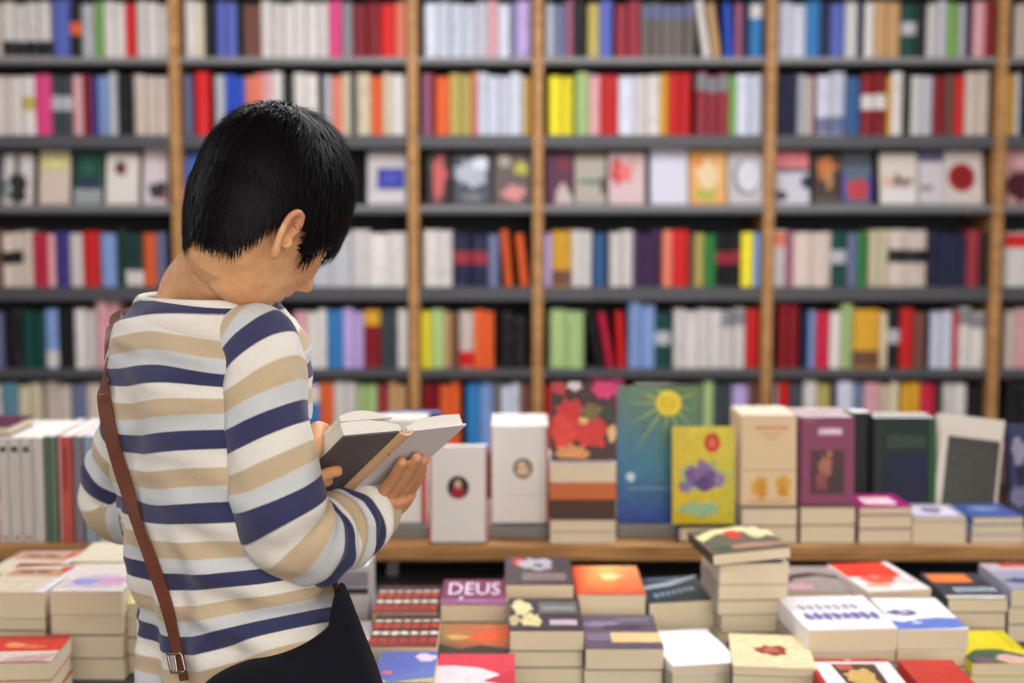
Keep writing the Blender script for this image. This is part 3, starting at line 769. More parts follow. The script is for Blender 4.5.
wq = (168, 156, 142)
stack(372, 436, 612, 2.33, [(22, (120, 60, 46), pattern, False)], 'upper red and black lettered cover', top_label='red, black and white lettered paperback, upper of two alike', group='red and black lettered paperbacks')
stack(367, 436, 646, 2.13, [(20, (120, 60, 46), pattern, False)], 'lower red and black lettered cover', top_label='red, black and white lettered paperback, lower of two alike', L_=0.16, group='red and black lettered paperbacks')
stack(372, 433, 682, 1.965, [(18, (110, 120, 190), blue_sky, False)], 'blue sky cover', top_label='paperback with a blue sky cover and pale cloud, under the lettered pair', L_=0.14)
stack(440, 506, 604, R2 - 0.08, [(19, (122, 46, 84), purple_t, False)], 'purple lettered cover', top_label='purple paperback with large white lettering below the ledge')
stack(438, 509, 654, 2.175, [(22, (90, 60, 44), sunset, False)], 'orange sunset cover', top_label='paperback with an orange and black sunset cover')
stack(434, 515, 686, 2.0, [(20, (222, 58, 74), redwhite, False)], 'red and white cover', top_label='red and white paperback lying before the sunset cover', L_=0.15)
stack(505, 574, 584, R2, [(20, (70, 60, 66), greyred, False)], 'charcoal cover', top_label='charcoal paperback with a red spot, right under the ledge', yb=557)
stack(509, 584, 630, R1, [(19, (58, 52, 58), flowerdark, False), (15, wq, None, False), (15, wq, None, False)], 'dark cover with pale flowers', top_label='dark paperback with pale yellow flowers on its cover', L_=0.185)
stack(577, 646, 594, R2 - 0.02, [(22, (220, 90, 40), fire, False)], 'fiery orange cover', top_label='paperback with a glowing orange and yellow cover', yb=562)
stack(585, 664, 648, R1 - 0.02, [(21, (96, 84, 98), mauve, False), (18, wq, None, False)], 'mauve cover with cream label', top_label='mauve grey paperback with a cream label block', L_=0.185)
stack(646, 712, 602, R2 - 0.03, [(34, (42, 54, 64), teal, False)], 'dark teal cover', top_label='dark teal paperback with a pale curve, beside the tall cream stack', yaw=4, roll=-2)
stack(662, 733, 664, R1 - 0.05, [(10, (238, 236, 236), [('b', .4, .62, .26, .03, (206, 202, 206), 3)], False), (14, wq, None, False)], 'plain white cover', top_label='plain white paperback lying askew, beside the cream emblem book', yaw=10, L_=0.185)
stack(717, 787, 563, R2 - 0.08, [(22, (206, 198, 186), None, False), (16, wq, None, False), (15, wq, None, False), (19, wq, None, False)], 'white block atop the tall stack', top_label='thick white-paged paperback just under the cream and red floral cover', L_=0.16, yaw=3, seed=4)
stack(706, 786, 553, R2 - 0.10, [(5, (60, 56, 50), floral, False)], 'floral cover', top_label='thin paperback with cream petals and a red flower, topmost of the tall stack', L_=0.17, roll=-4, yaw=7, zbot=P(751, 563, R2 - 0.08).z + 0.001, fill=False)
stack(740, 822, 668, R1 - 0.10, [(8, (232, 214, 170), emblem, False), (16, (84, 74, 96), None, False)], 'cream emblem cover', top_label='cream paperback with a dark red round emblem', yaw=-6, L_=0.17)
stack(785, 850, 592, R2 + 0.02, [(18, (150, 138, 132), greyarc, False)], 'grey cover with dark arc', top_label='grey paperback with a dark curved band, behind the white titled book', yb=566)
stack(858, 925, 590, R2, [(16, (236, 226, 222), redcover, False), (16, wq, None, False)], 'scarlet topped cover', top_label='white paperback with a scarlet upper half, under the ledge', yb=560, yaw=9)
stack(803, 897, 629, R1, [(23, (236, 232, 234), titlewhite, False), (13, wq, None, False)], 'white cover with violet letters', top_label='white paperback with violet lettering, beside the blue wave cover', yb=596, yaw=4)
stack(899, 969, 629, R1, [(17, (238, 234, 240), bluewave, False), (17, wq, None, False), (16, wq, None, False)], 'white and blue wave cover', top_label='white paperback with a blue wave along its edge', yb=590)
stack(948, 1008, 598, R2 - 0.03, [(15, (52, 54, 62), orangeblack, False), (17, wq, None, False)], 'black and orange cover', top_label='black paperback with an orange panel and white edge', yb=562)
stack(1011, 1072, 588, R2 - 0.03, [(20, (150, 148, 166), greyblue, False), (18, wq, None, False), (18, wq, None, False)], 'grey-blue and red cover', top_label='grey-blue paperback with a red strip, at the table corner in view', yb=560)
stack(972, 1040, 663, R1 - 0.03, [(12, (226, 204, 30), yellow, False), (14, wq, None, False)], 'yellow and green cover', top_label='yellow paperback with a green swirl', L_=0.18)
stack(826, 912, 690, 2.0, [(20, (186, 34, 38), redpic, False)], 'red framed picture cover', top_label='red-edged paperback with a brown picture, lying before the violet lettering', yb=661)
stack(922, 980, 688, 2.0, [(18, (190, 40, 40), [('r', 0, 0, 1, 1, (196, 52, 40))], False)], 'red cover', top_label='plain red paperback peeping at the foot of the wave stack', L_=0.13)
# at the reader's back
stack(-22, 48, 592, R1 + 0.04, [(27, (216, 200, 176), beigetext, False), (13, wq, None, False)], 'beige printed cover', top_label='beige paperback with brown and orange print, by the white volumes', yb=552, yaw=-3)
stack(-30, 47, 662, 2.04, [(20, (206, 60, 44), redletter, False)], 'red lettered cover', top_label='paperback with a red and gold title band, lowest by the elbow', L_=0.13, yaw=4)
stack(50, 122, 591, R1 + 0.02, [(24, (222, 212, 200), colorpic, False), (22, wq, None, False), (24, wq, None, False)], 'cover with lilac and pink picture', top_label='pale paperback with a lilac and pink picture, behind the elbow', L_=0.175)
stack(70, 122, 561, R1 + 0.22, [(22, (214, 202, 176), None, False), (20, wq, None, False)], 'plain cream cover', top_label='plain cream paperback atop the stack behind the elbow', L_=0.14)
stack(126, 176, 603, R1 + 0.05, [(16, (220, 208, 140), None, False), (20, wq, None, False), (18, wq, None, False)], 'pale yellow cover', top_label='pale yellow paperback between the elbow stack and the sweater', L_=0.17)
stack(330, 371, 640, 2.30, [(36, (214, 206, 200), None, False)], 'thick white volume', top_label='thick white paperback beside the dark bag', L_=0.11, group='white books by the bag')
stack(-14, 56, 574, 2.53, [(14, (206, 150, 120), beigetext, False), (12, wq, None, False)], 'coral printed cover', top_label='coral and beige paperback lying slanted, right before the white volumes', yb=549, yaw=-8)
b = spine_out(333, 369, 640, 566, 2.42, (206, 200, 198), [('r', 0, .72, 1, .92, (150, 148, 158)), ('r', 0, .62, 1, .70, (60, 60, 66))], 'white upright book with grey and black bands, beside the bag', 'white books by the bag', depth=0.12, zb=TZ)
for q in STK: print('STK', q)

# flat stacks on the ledge
spine_a = [('r', 0, 0, 1, 1, (206, 120, 60))]


def lstack(x0, x1, ybot, d, books, desc, labels, L_=0.15, yaw=0):
    """books from the bottom up on the ledge: (px thickness, colour, art, show) show='spine' turns the spine to the room"""
    xm = (x0 + x1) / 2
    z = LZ + 0.0006
    for (tp, rgb, art, show, hard), lab in zip(books, labels):
        W_ = P(x1, 530, d).x - P(x0, 530, d).x
        t = tp / F * d
        if show == 'spine':
            o = make_book('lying_book', L_, W_, t, rgb, art=art, hard=hard)
            o.matrix_world = Matrix.Translation((P(xm, 530, d).x, d + L_ / 2, z)) @ Matrix.Rotation(math.pi / 2, 4, 'Z')
        else:
            o = make_book('lying_book', W_, L_, t, rgb, art=art, hard=hard)
            o.matrix_world = Matrix.Translation((P(xm, 530, d).x, d + L_ / 2, z)) @ Matrix.Rotation(math.radians(yaw), 4, 'Z')
        tag(o, lab, 'book', f'books stacked on the ledge under the {desc}')
        z += t + 0.0006
    return z


zt = lstack(550, 616, 545, LD + 0.01, [(12, (186, 170, 160), None, 'tail', False), (12, (186, 170, 160), None, 'tail', False), (20, (82, 60, 52), None, 'spine', True), (18, (204, 112, 66), None, 'spine', False), (19, (226, 216, 208), None, 'tail', False)],
            'poppy cover', ['lowest white paperback of the stack under the poppy cover', 'second lowest white paperback of the stack under the poppy cover', 'dark brown spine in the stack under the poppy cover', 'orange-red spine in the stack under the poppy cover', 'white paperback just under the poppy cover'], L_=0.17)
poppy = [('r', 0, 0, 1, 1, (66, 34, 34)), ('b', .3, .62, .2, .17, (206, 38, 40), 3), ('b', .2, .36, .24, .2, (224, 60, 46), 4), ('b', .6, .34, .24, .2, (214, 44, 40), 5), ('b', .82, .92, .17, .14, (216, 50, 112), 6), ('b', .36, .96, .12, .07, (220, 206, 210), 7),
         ('b', .12, .92, .12, .1, (190, 56, 60), 8), ('b', .32, .1, .26, .09, (222, 150, 90), 9), ('b', .94, .34, .08, .1, (226, 190, 130), 2), ('b', .62, .62, .16, .1, (120, 104, 60), 1), ('b', .5, .5, .07, .05, (230, 200, 120), 12), ('b', .86, .6, .1, .12, (50, 60, 40), 13)]
hp = LZ
o = face_out(551, 617, 461, 385, LD + 0.02, (90, 40, 40), poppy, 'book with red poppies and a pink bloom on its cover, atop a stack', group=GS, T_=0.018, tilt=14, zbase=zt, name='standing_book')
lstack(741, 797, 545, LD + 0.01, [(18, (120, 104, 84), None, 'tail', False), (18, (150, 136, 112), None, 'tail', False)], 'cream cover', ['lower cream paperback under the cream picture cover', 'upper cream paperback under the cream picture cover'], L_=0.16)
lstack(800, 855, 545, LD + 0.01, [(19, (104, 90, 74), None, 'tail', False), (18, (150, 130, 112), None, 'tail', False)], 'purple cover', ['lower cream-paged paperback under the purple cover', 'upper cream-paged paperback under the purple cover'], L_=0.16)
mag = [('r', .2, .2, .8, .72, (240, 206, 206))]
lstack(857, 911, 545, LD + 0.01, [(15, (150, 40, 100), None, 'tail', False), (14, (140, 100, 110), None, 'tail', False), (8, (150, 24, 104), mag, 'tail', False)], 'magenta cover', ['lowest cream paperback under the magenta one', 'middle cream paperback under the magenta one', 'magenta book with a pale label, topmost of its low stack'], L_=0.13, yaw=2)
lstack(914, 967, 545, LD + 0.01, [(22, (226, 214, 180), None, 'tail', False), (5, (150, 148, 160), [('r', .08, .15, .9, .85, (206, 196, 206)), ('b', .5, .5, .2, .2, (110, 100, 130), 3)], 'tail', False)], 'grey cover', ['thick cream paperback under the grey printed one', 'grey book with a lilac picture on a thick paperback'], L_=0.13, yaw=-2)
lstack(970, 1022, 545, LD + 0.01, [(9, (186, 180, 196), None, 'tail', False), (10, (150, 160, 190), None, 'tail', False), (8, (58, 78, 130), [('b', .5, .6, .34, .14, (120, 140, 180), 4)], 'tail', False)], 'blue cover', ['lowest lilac-grey book under the blue one', 'middle blue-grey book under the blue one', 'blue book, topmost of its low stack on the ledge'], L_=0.13, yaw=3)

# the sun cover, the yellow cover
rays = [('p', [(.62 + .16 * math.cos(a - .08), .87 + .10 * math.sin(a - .08)), (.62 + r * math.cos(a), .87 + r * .66 * math.sin(a)), (.62 + .16 * math.cos(a + .08), .87 + .10 * math.sin(a + .08))], (176, 190, 60)) for a, r in
        ((math.radians(q), rr) for q, rr in ((180, .52), (206, .58), (232, .74), (262, .5), (290, .5), (318, .42), (346, .34), (160, .4), (20, .36), (128, .3)))]
sun = [('g', 0, 0, 1, .45, [(42, 66, 160), (48, 78, 176), (60, 130, 130), (64, 128, 164)]), ('g', 0, .45, 1, 1, [(64, 128, 164), (60, 130, 130), (96, 124, 60), (104, 136, 116)])] + rays + \
      [('e', .62, .87, .155, .095, (236, 212, 44)), ('e', .62, .87, .1, .06, (226, 196, 36)), ('b', .16, .33, .05, .035, (206, 220, 240), 3), ('r', .12, .24, .96, .252, (120, 150, 200))]
face_out(618, 701, 525, 391, RD + 0.02, (60, 110, 150), sun, 'tall blue-green book with a yellow sun and rays on its cover', group=GS, T_=0.02, tilt=7, zbase=RZ, name='standing_book')
crocus = [('g', 0, 0, 1, 1, [(226, 190, 30), (206, 196, 40), (222, 208, 70), (222, 196, 60)]), ('b', .5, .5, .44, .14, (186, 190, 110), 2)] + \
         [('b', cx, cy, rx, ry, c, k) for k, (cx, cy, rx, ry, c) in enumerate(((.32, .5, .12, .1, (120, 88, 150)), (.48, .54, .14, .12, (140, 108, 160)), (.62, .46, .15, .09, (112, 80, 140)), (.5, .42, .12, .08, (90, 66, 120)), (.76, .46, .1, .07, (150, 130, 176)), (.2, .38, .1, .06, (134, 120, 160))))] + \
         [('e', .64, .84, .13, .1, (206, 40, 34)), ('e', .64, .84, .07, .055, (224, 110, 60)), ('b', .45, .16, .32, .075, (160, 196, 150), 3)]
face_out(673, 735, 525.5, 430, RD - 0.03, (214, 196, 50), crocus, 'yellow book with violet crocuses and a red seal, before the sun cover', group=GS, T_=0.016, tilt=5, zbase=P(700, 525, RD - 0.03).z, name='standing_book')
o = make_book('lying_book', 0.115, 0.03, 0.033, (56, 50, 52), hard=True, spine_rgb=(60, 64, 150))
o.matrix_world = Matrix.Translation((P(708, 535, LD).x, LD + 0.032, LZ + 0.0006))
tag(o, 'dark small book with a violet-blue spine, lying under the yellow crocus book', 'book', GS)

creamp = [('r', 0, .385, 1, .395, (176, 146, 112)), ('r', 0, 0, .02, 1, (190, 160, 130)), ('b', .36, .2, .15, .12, (222, 166, 60), 3), ('b', .76, .2, .13, .12, (222, 170, 64), 5), ('p', [(.3, .1), (.36, .36), (.44, .1)], (214, 150, 50)), ('p', [(.7, .1), (.74, .36), (.84, .1)], (214, 150, 50)),
          ('r', .12, .04, .92, .055, (206, 120, 90)), ('t', 'PROVERBI', .55, .86, .05, .6, (206, 120, 96)), ('r', .36, .78, .74, .79, (206, 120, 96)), ('r', .44, .73, .64, .74, (206, 120, 96))]
creamp = [q for q in creamp if q[0] != 't'] + [('r', .25, .84, .85, .87, (212, 140, 112))]
zt2 = P(768, 507, LD + 0.02).z
copies(741, 797, 507, 417, LD + 0.02, (222, 196, 156), creamp, 'cream book with two golden robed figures along its foot', 4, 0.034, LZ + (18 + 18) / F * (LD + .01) + 0.002, GS, back_label='cream book with golden figures')
purp = [('r', .34, .79, .78, .87, (214, 176, 206)), ('t', 'DONNE', .56, .83, .07, .42, (240, 226, 236)), ('r', .2, .12, .82, .62, (86, 50, 56)), ('b', .48, .44, .12, .12, (178, 112, 96), 3), ('b', .55, .58, .06, .03, (196, 130, 70), 4), ('b', .4, .26, .1, .1, (150, 80, 80), 5), ('b', .68, .3, .1, .14, (66, 56, 50), 6), ('r', 0, 0, .05, 1, (112, 50, 78)), ('r', .1, .95, .3, .97, (180, 130, 160))]
purp = [q for q in purp if q[0] != 't'] + [('r', .37, .81, .75, .85, (236, 214, 230))]
copies(800, 855, 504, 417, LD + 0.02, (136, 66, 98), purp, 'purple book with a dark picture panel and pale title', 4, 0.034, LZ + (18 + 19) / F * (LD + .01) + 0.002, GS, back_label='purple book')
green = [('r', .22, .72, .84, .84, (44, 66, 52)), ('g', .14, .04, .84, .66, [(10, 16, 20), (12, 16, 34), (18, 26, 74), (14, 24, 52)]), ('r', .9, 0, 1, 1, (34, 84, 44)), ('r', .1, .0, .13, 1, (30, 56, 40))]
copies(874, 937, 530, 421, LD + 0.14, (18, 38, 34), green, 'black-green book with a dark blue panel, behind the magenta stack', 2, 0.04, LZ, GS, back_label='black-green book')
copies(854, 873, 530, 421, LD + 0.17, (20, 20, 24), [], 'narrow black book between the purple and the black-green covers', 1, 0.09, LZ, GS)
grey_p = [('r', .12, .0, .96, .80, (66, 64, 58)), ('g', .12, .0, .96, .80, [(74, 72, 62), (66, 64, 58), (60, 58, 54), (66, 64, 58)])]
o = face_out(940, 1003, 520, 415, LD + 0.15, (214, 206, 192), grey_p, 'white book with a large dark grey panel, leaning by the dark jacket books', group=GS, T_=0.05, tilt=9, zbase=LZ, name='standing_book', pages=PAGES_W)
o.matrix_world = o.matrix_world @ Matrix.Rotation(math.radians(-7), 4, 'Z')
# things at the edge of the frame
o = face_out(1012, 1040, 520, 420, LD + 0.15, (52, 58, 96), [('b', .3, .3, .3, .1, (120, 120, 160), 3), ('b', .3, .75, .3, .12, (150, 150, 176), 4), ('b', .5, .5, .3, .1, (30, 32, 56), 5)], 'dark blue patterned book at the end of the ledge in view', group=GS, T_=0.04, tilt=4, zbase=LZ, name='standing_book')
o = face_out(1003, 1013, 505, 432, LD + 0.25, (70, 50, 44), [('r', 0, .45, 1, 1, (190, 150, 150))], 'slim brown and pink book half hidden beside the grey panel book', group=GS, T_=0.03, tilt=3, zbase=LZ, name='standing_book')

# ------------------------------------------------------------------ the reader
PH = math.radians(38)                                  # facing: turned from +X towards +Y
Fd = Vector((math.cos(PH), math.sin(PH), 0))           # forward
Rd = Vector((math.sin(PH), -math.cos(PH), 0))          # to the reader's right
Z = Vector((0, 0, 1))


def smooth(a, b, x):
    t = min(1, max(0, (x - a) / (b - a))); return t * t * (3 - 2 * t)


def catmull(pts, n):
    """resample a list of tuples (any length) by Catmull-Rom, n steps a span"""
    out = []
    m = len(pts)
    for i in range(m - 1):
        p0 = pts[max(i - 1, 0)]; p1 = pts[i]; p2 = pts[i + 1]; p3 = pts[min(i + 2, m - 1)]
        for k in range(n):
            t = k / n
            out.append(tuple(0.5 * ((2 * b) + (-a + c) * t + (2 * a - 5 * b + 4 * c - d) * t * t + (-a + 3 * b - 3 * c + d) * t ** 3) for a, b, c, d in zip(p0, p1, p2, p3)))
    out.append(tuple(pts[-1]))
    return out


def tube(path, n=24, up=Vector((0, 0, 1)), steps=6, caps=True, fn=None):
    """path: list of (x, y, z, ra, rb). rings across the path; returns verts, faces, ring info"""
    S = catmull(path, steps)
    C = [Vector(s[:3]) for s in S]
    V, FA, info = [], [], []
    prev = None; arc = 0
    for i, c in enumerate(C):
        t = (C[min(i + 1, len(C) - 1)] - C[max(i - 1, 0)]).normalized()
        if prev is None:
            a = up.cross(t)
            if a.length < 0.1: a = Vector((1, 0, 0)).cross(t)
            a.normalize()
        else:
            a = (prev - t * prev.dot(t)).normalized()
        prev = a
        b = t.cross(a).normalized()
        if i: arc += (c - C[i - 1]).length
        for k in range(n):
            th = 2 * math.pi * k / n
            ra, rb = S[i][3], S[i][4]
            off = a * (ra * math.cos(th)) + b * (rb * math.sin(th))
            p = c + off
            if fn: p = p + off.normalized() * fn(arc, th, p)
            V.append(p); info.append((arc, th, off))
        if i:
            for k in range(n):
                k2 = (k + 1) % n
                FA.append(((i - 1) * n + k, (i - 1) * n + k2, i * n + k2, i * n + k))
    if caps:
        FA.append(tuple(range(n))[::-1]); FA.append(tuple((len(C) - 1) * n + k for k in range(n)))
    return V, FA, info


def join(parts):
    V, FA = [], []
    for v, f in parts:
        b = len(V); V += [tuple(p) for p in v]; FA += [tuple(i + b for i in q) for q in f]
    return V, FA


def remesh(name, V, FA, voxel, iters=2, fac=0.6):
    me = mesh(name, V, FA)
    o = bpy.data.objects.new(name, me); COL.objects.link(o)
    m = o.modifiers.new('r', 'REMESH'); m.mode = 'VOXEL'; m.voxel_size = voxel; m.use_smooth_shade = True
    s = o.modifiers.new('s', 'SMOOTH'); s.iterations = iters; s.factor = fac
    dg = bpy.context.evaluated_depsgraph_get()
    me2 = bpy.data.meshes.new_from_object(o.evaluated_get(dg))
    bpy.data.objects.remove(o); bpy.data.meshes.remove(me)
    me2.name = name
    me2.polygons.foreach_set('use_smooth', [True] * len(me2.polygons))
    return me2


def nz(p, s, seed=0):
    return noise.noise(Vector((p[0] * s + seed, p[1] * s + seed * 2.1, p[2] * s - seed)))


# ---- materials of the person
def skin_mat():
    m, nt, b = new_mat('skin')
    a = nt.nodes.new('ShaderNodeAttribute'); a.attribute_name = 'tint'
    tc = nt.nodes.new('ShaderNodeTexCoord')
    n = nt.nodes.new('ShaderNodeTexNoise'); n.inputs['Scale'].default_value = 60; n.inputs['Detail'].default_value = 5
    r = nt.nodes.new('ShaderNodeValToRGB')
    r.color_ramp.elements[0].position = 0.35; r.color_ramp.elements[0].color = lin((216, 158, 110))
    r.color_ramp.elements[1].position = 0.7; r.color_ramp.elements[1].color = lin((230, 178, 130))
    mx = nt.nodes.new('ShaderNodeMix'); mx.data_type = 'RGBA'
    mx.inputs['B'].default_value = lin((196, 100, 88))
    nt.links.new(tc.outputs['Object'], n.inputs['Vector']); nt.links.new(n.outputs['Fac'], r.inputs['Fac'])
    nt.links.new(r.outputs[0], mx.inputs['A']); nt.links.new(a.outputs['Fac'], mx.inputs['Factor'])
    nt.links.new(mx.outputs['Result'], b.inputs['Base Color'])
    b.inputs['Roughness'].default_value = 0.5
    b.inputs['Subsurface Weight'].default_value = 0.12
    b.inputs['Subsurface Radius'].default_value = (0.01, 0.004, 0.002)
    b.inputs['Subsurface Scale'].default_value = 0.6
    return m


def knit_mat():
    m, nt, b = new_mat('striped_knit')
    a = nt.nodes.new('ShaderNodeAttribute'); a.attribute_name = 'row'
    tc = nt.nodes.new('ShaderNodeTexCoord')
    n = nt.nodes.new('ShaderNodeTexNoise'); n.inputs['Scale'].default_value = 900; n.inputs['Detail'].default_value = 2
    ad = nt.nodes.new('ShaderNodeMath'); ad.operation = 'MULTIPLY_ADD'; ad.inputs[1].default_value = 0.02; 
    fr = nt.nodes.new('ShaderNodeMath'); fr.operation = 'FRACT'
    r = nt.nodes.new('ShaderNodeValToRGB'); cr = r.color_ramp
    navy, wh, be, w2 = lin((50, 52, 92)), lin((232, 227, 218)), lin((200, 178, 146)), lin((206, 208, 210))
    stops = [(0.0, navy), (0.255, navy), (0.275, wh), (0.505, wh), (0.53, be), (0.755, be), (0.78, w2), (0.985, w2), (1.0, navy)]
    cr.elements[0].position = 0; cr.elements[0].color = navy
    cr.elements[1].position = 1; cr.elements[1].color = navy
    for p, c in stops[1:-1]:
        e = cr.elements.new(p); e.color = c
    # heathered yarn
    n2 = nt.nodes.new('ShaderNodeTexNoise'); n2.inputs['Scale'].default_value = 260; n2.inputs['Detail'].default_value = 3
    r2 = nt.nodes.new('ShaderNodeMapRange'); r2.inputs['To Min'].default_value = 0.88; r2.inputs['To Max'].default_value = 1.05
    mx = nt.nodes.new('ShaderNodeMix'); mx.data_type = 'RGBA'; mx.blend_type = 'MULTIPLY'; mx.inputs['Factor'].default_value = 1
    nt.links.new(tc.outputs['Object'], n.inputs['Vector']); nt.links.new(tc.outputs['Object'], n2.inputs['Vector'])
    nt.links.new(n.outputs['Fac'], ad.inputs[0]); nt.links.new(a.outputs['Fac'], ad.inputs[2])
    nt.links.new(ad.outputs[0], fr.inputs[0]); nt.links.new(fr.outputs[0], r.inputs['Fac'])
    nt.links.new(n2.outputs['Fac'], r2.inputs['Value'])
    nt.links.new(r.outputs[0], mx.inputs['A']); nt.links.new(r2.outputs[0], mx.inputs['B'])
    nt.links.new(mx.outputs['Result'], b.inputs['Base Color'])
    w = nt.nodes.new('ShaderNodeTexWave'); w.inputs['Scale'].default_value = 130; w.bands_direction = 'Z'
    bp = nt.nodes.new('ShaderNodeBump'); bp.inputs['Strength'].default_value = 0.25; bp.inputs['Distance'].default_value = 0.001
    nt.links.new(tc.outputs['Object'], w.inputs['Vector']); nt.links.new(n2.outputs['Fac'], bp.inputs['Height'])
    nt.links.new(bp.outputs['Normal'], b.inputs['Normal'])
    b.inputs['Roughness'].default_value = 0.9
    b.inputs['Sheen Weight'].default_value = 0.15
    return m


def hair_mat():
    m, nt, b = new_mat('black_hair')
    b.inputs['Base Color'].default_value = lin((10, 8, 11))
    b.inputs['Roughness'].default_value = 0.5
    b.inputs['Specular IOR Level'].default_value = 0.12
    return m


SKIN, KNIT, HAIR = skin_mat(), knit_mat(), hair_mat()

person = tag(empty('person', (P(226, 600, 1.73).x, 1.73, 0)), 'person with short black hair in a striped sweater, head bent over an open book', 'person')
PO = person.location.copy()


def plink(name, me, material=None, parent=None):
    """a part of the person: vertices are given in world space"""
    me.transform(Matrix.Translation(-PO))
    return link(name, me, material, parent or person)


# ---- head (local: x to the person's right, y forward, z up)
HC = P(266, 210, 1.69)
HP = math.radians(38); HY = math.radians(50)
hf = Vector((math.cos(HY) * math.cos(HP), math.sin(HY) * math.cos(HP), -math.sin(HP)))
hr = Vector((math.sin(HY), -math.cos(HY), 0))
hu = hr.cross(hf).normalized()
# a slight roll so the crown leans with the photo
HM = Matrix(((hr.x, hf.x, hu.x, HC.x), (hr.y, hf.y, hu.y, HC.y), (hr.z, hf.z, hu.z, HC.z), (0, 0, 0, 1)))
HI = HM.inverted()


def gz(p, c, s, amp):
    return amp * math.exp(-(((p[0] - c[0]) / s[0]) ** 2 + ((p[1] - c[1]) / s[1]) ** 2))


def head_geo(nu=96, nv=72):
    V, FA = [], []
    for j in range(nv + 1):
        ph = math.pi * j / nv
        for i in range(nu):
            th = 2 * math.pi * i / nu
            dx, dy, dz = math.sin(ph) * math.sin(th), math.sin(ph) * math.cos(th), math.cos(ph)
            x, y, z = 0.076 * dx, 0.094 * dy, (0.113 if dz > 0 else 0.121) * dz
            lo = smooth(0.0, -0.115, z)
            x *= 1 - 0.33 * lo
            if y < 0: y *= 1 - 0.55 * smooth(-0.03, -0.11, z)
            else:
                y *= 1 + 0.05 * lo
            if dy > 0.1:
                f = smooth(0.1, 0.6, dy)
                q = (x, z)
                a = gz(q, (0, -0.036), (0.0105, 0.013), 0.020) + gz(q, (0, -0.018), (0.0085, 0.022), 0.011)      # nose tip, bridge
                a += gz(q, (0.012, -0.043), (0.007, 0.007), 0.007) + gz(q, (-0.012, -0.043), (0.007, 0.007), 0.007)
                a += gz(q, (0.03, 0.012), (0.022, 0.008), 0.004) + gz(q, (-0.03, 0.012), (0.022, 0.008), 0.004)   # brow
                a -= gz(q, (0.031, -0.008), (0.015, 0.010), 0.009) + gz(q, (-0.031, -0.008), (0.015, 0.010), 0.009)  # sockets
                a += gz(q, (0.036, -0.036), (0.02, 0.016), 0.005) + gz(q, (-0.036, -0.036), (0.02, 0.016), 0.005)  # cheekbones
                a += gz(q, (0, -0.064), (0.02, 0.006), 0.0065) + gz(q, (0, -0.077), (0.017, 0.006), 0.006)          # lips
                a -= gz(q, (0, -0.0705), (0.02, 0.0022), 0.004)
                a -= gz(q, (0, -0.086), (0.018, 0.005), 0.003)
                a += gz(q, (0, -0.102), (0.02, 0.014), 0.008)                                                       # chin
                y += a * f
            V.append(HM @ Vector((x, y, z)))
    for j in range(nv):
        for i in range(nu):
            i2 = (i + 1) % nu
            FA.append((j * nu + i, (j + 1) * nu + i, (j + 1) * nu + i2, j * nu + i2))
    return V, FA


def ear_geo(side):
    parts = []
    base = lambda x, y, z: HM @ Vector((side * (0.072 + (x - 0.072) * 0.95), -0.015 + (y + 0.008) * 0.82, -0.045 + z * 0.84))
    # outer helix, from the root over the top and down to the lobe
    pts = [(0.073, 0.004, -0.004), (0.080, 0.006, 0.016), (0.087, -0.004, 0.030), (0.091, -0.017, 0.029), (0.092, -0.025, 0.015), (0.090, -0.024, -0.004), (0.085, -0.016, -0.020), (0.080, -0.007, -0.032), (0.075, 0.000, -0.034)]
    rr = [0.003, 0.0042, 0.0046, 0.0046, 0.0044, 0.0042, 0.0046, 0.0062, 0.005]
    v, f, _ = tube([(*base(*p), r, r) for p, r in zip(pts, rr)], n=10, steps=5)
    parts.append((v, f))
    pts = [(0.080, -0.012, 0.016), (0.0845, -0.016, 0.006), (0.082, -0.013, -0.008), (0.079, -0.004, -0.019)]
    v, f, _ = tube([(*base(*p), 0.0036, 0.0036) for p in pts], n=8, steps=5)
    parts.append((v, f))
    # the bowl behind
    V = []; FA = []
    n = 16
    ring = [(0.072, 0.003, 0.0), (0.078, 0.006, 0.014), (0.085, -0.004, 0.027), (0.088, -0.016, 0.027), (0.089, -0.022, 0.014), (0.087, -0.021, -0.004), (0.082, -0.014, -0.018), (0.077, -0.006, -0.031), (0.072, 0.001, -0.030)]
    for dxx in (0.0, -0.007):
        for p in ring: V.append(base(p[0] + dxx, p[1], p[2]))
    c1 = len(V); V.append(base(0.075, -0.006, -0.002)); V.append(base(0.066, -0.006, -0.002))
    m = len(ring)
    for i in range(m):
        j = (i + 1) % m
        FA += [(i, j, c1), (m + j, m + i, c1 + 1), (i, m + i, m + j, j)]
    if side < 0: FA = [q[::-1] for q in FA]
    parts.append((V, FA))
    pts = [(0.073, 0.008, 0.001), (0.079, 0.007, -0.006), (0.075, 0.006, -0.014)]      # tragus
    v, f, _ = tube([(*base(*p), 0.004, 0.004) for p in pts], n=8, steps=3)
    parts.append((v, f))
    return parts


# ---- the held book frame, from four corners
BT = P(346, 488, 1.735); BH = P(405.5, 430, 1.635)
bs = (BH - BT); blen = bs.length; bs.normalize()
bc0 = P(464, 424, 1.69) - BH
bcv = (bc0 - bs * bc0.dot(bs)); bwid = bcv.length; bcv.normalize()
bt = bcv.cross(bs).normalized()
if bt.z < 0: bt = -bt                                   # towards the pages


def BP(a, b, t=0.0):
    """point of the right-hand board: a along the spine from the tail, b from the spine outwards, t towards the pages"""
    return BT + bs * (a * blen) + bcv * (b * bwid) + bt * t


# ---- body
def seg(p, q, r0, r1, n=20, mid=None):
    path = [(*p, r0, r0)]
    if mid: path.append(mid)
    path.append((*q, r1, r1))
    v, f, _ = tube(path, n=n, steps=6)
    return v, f


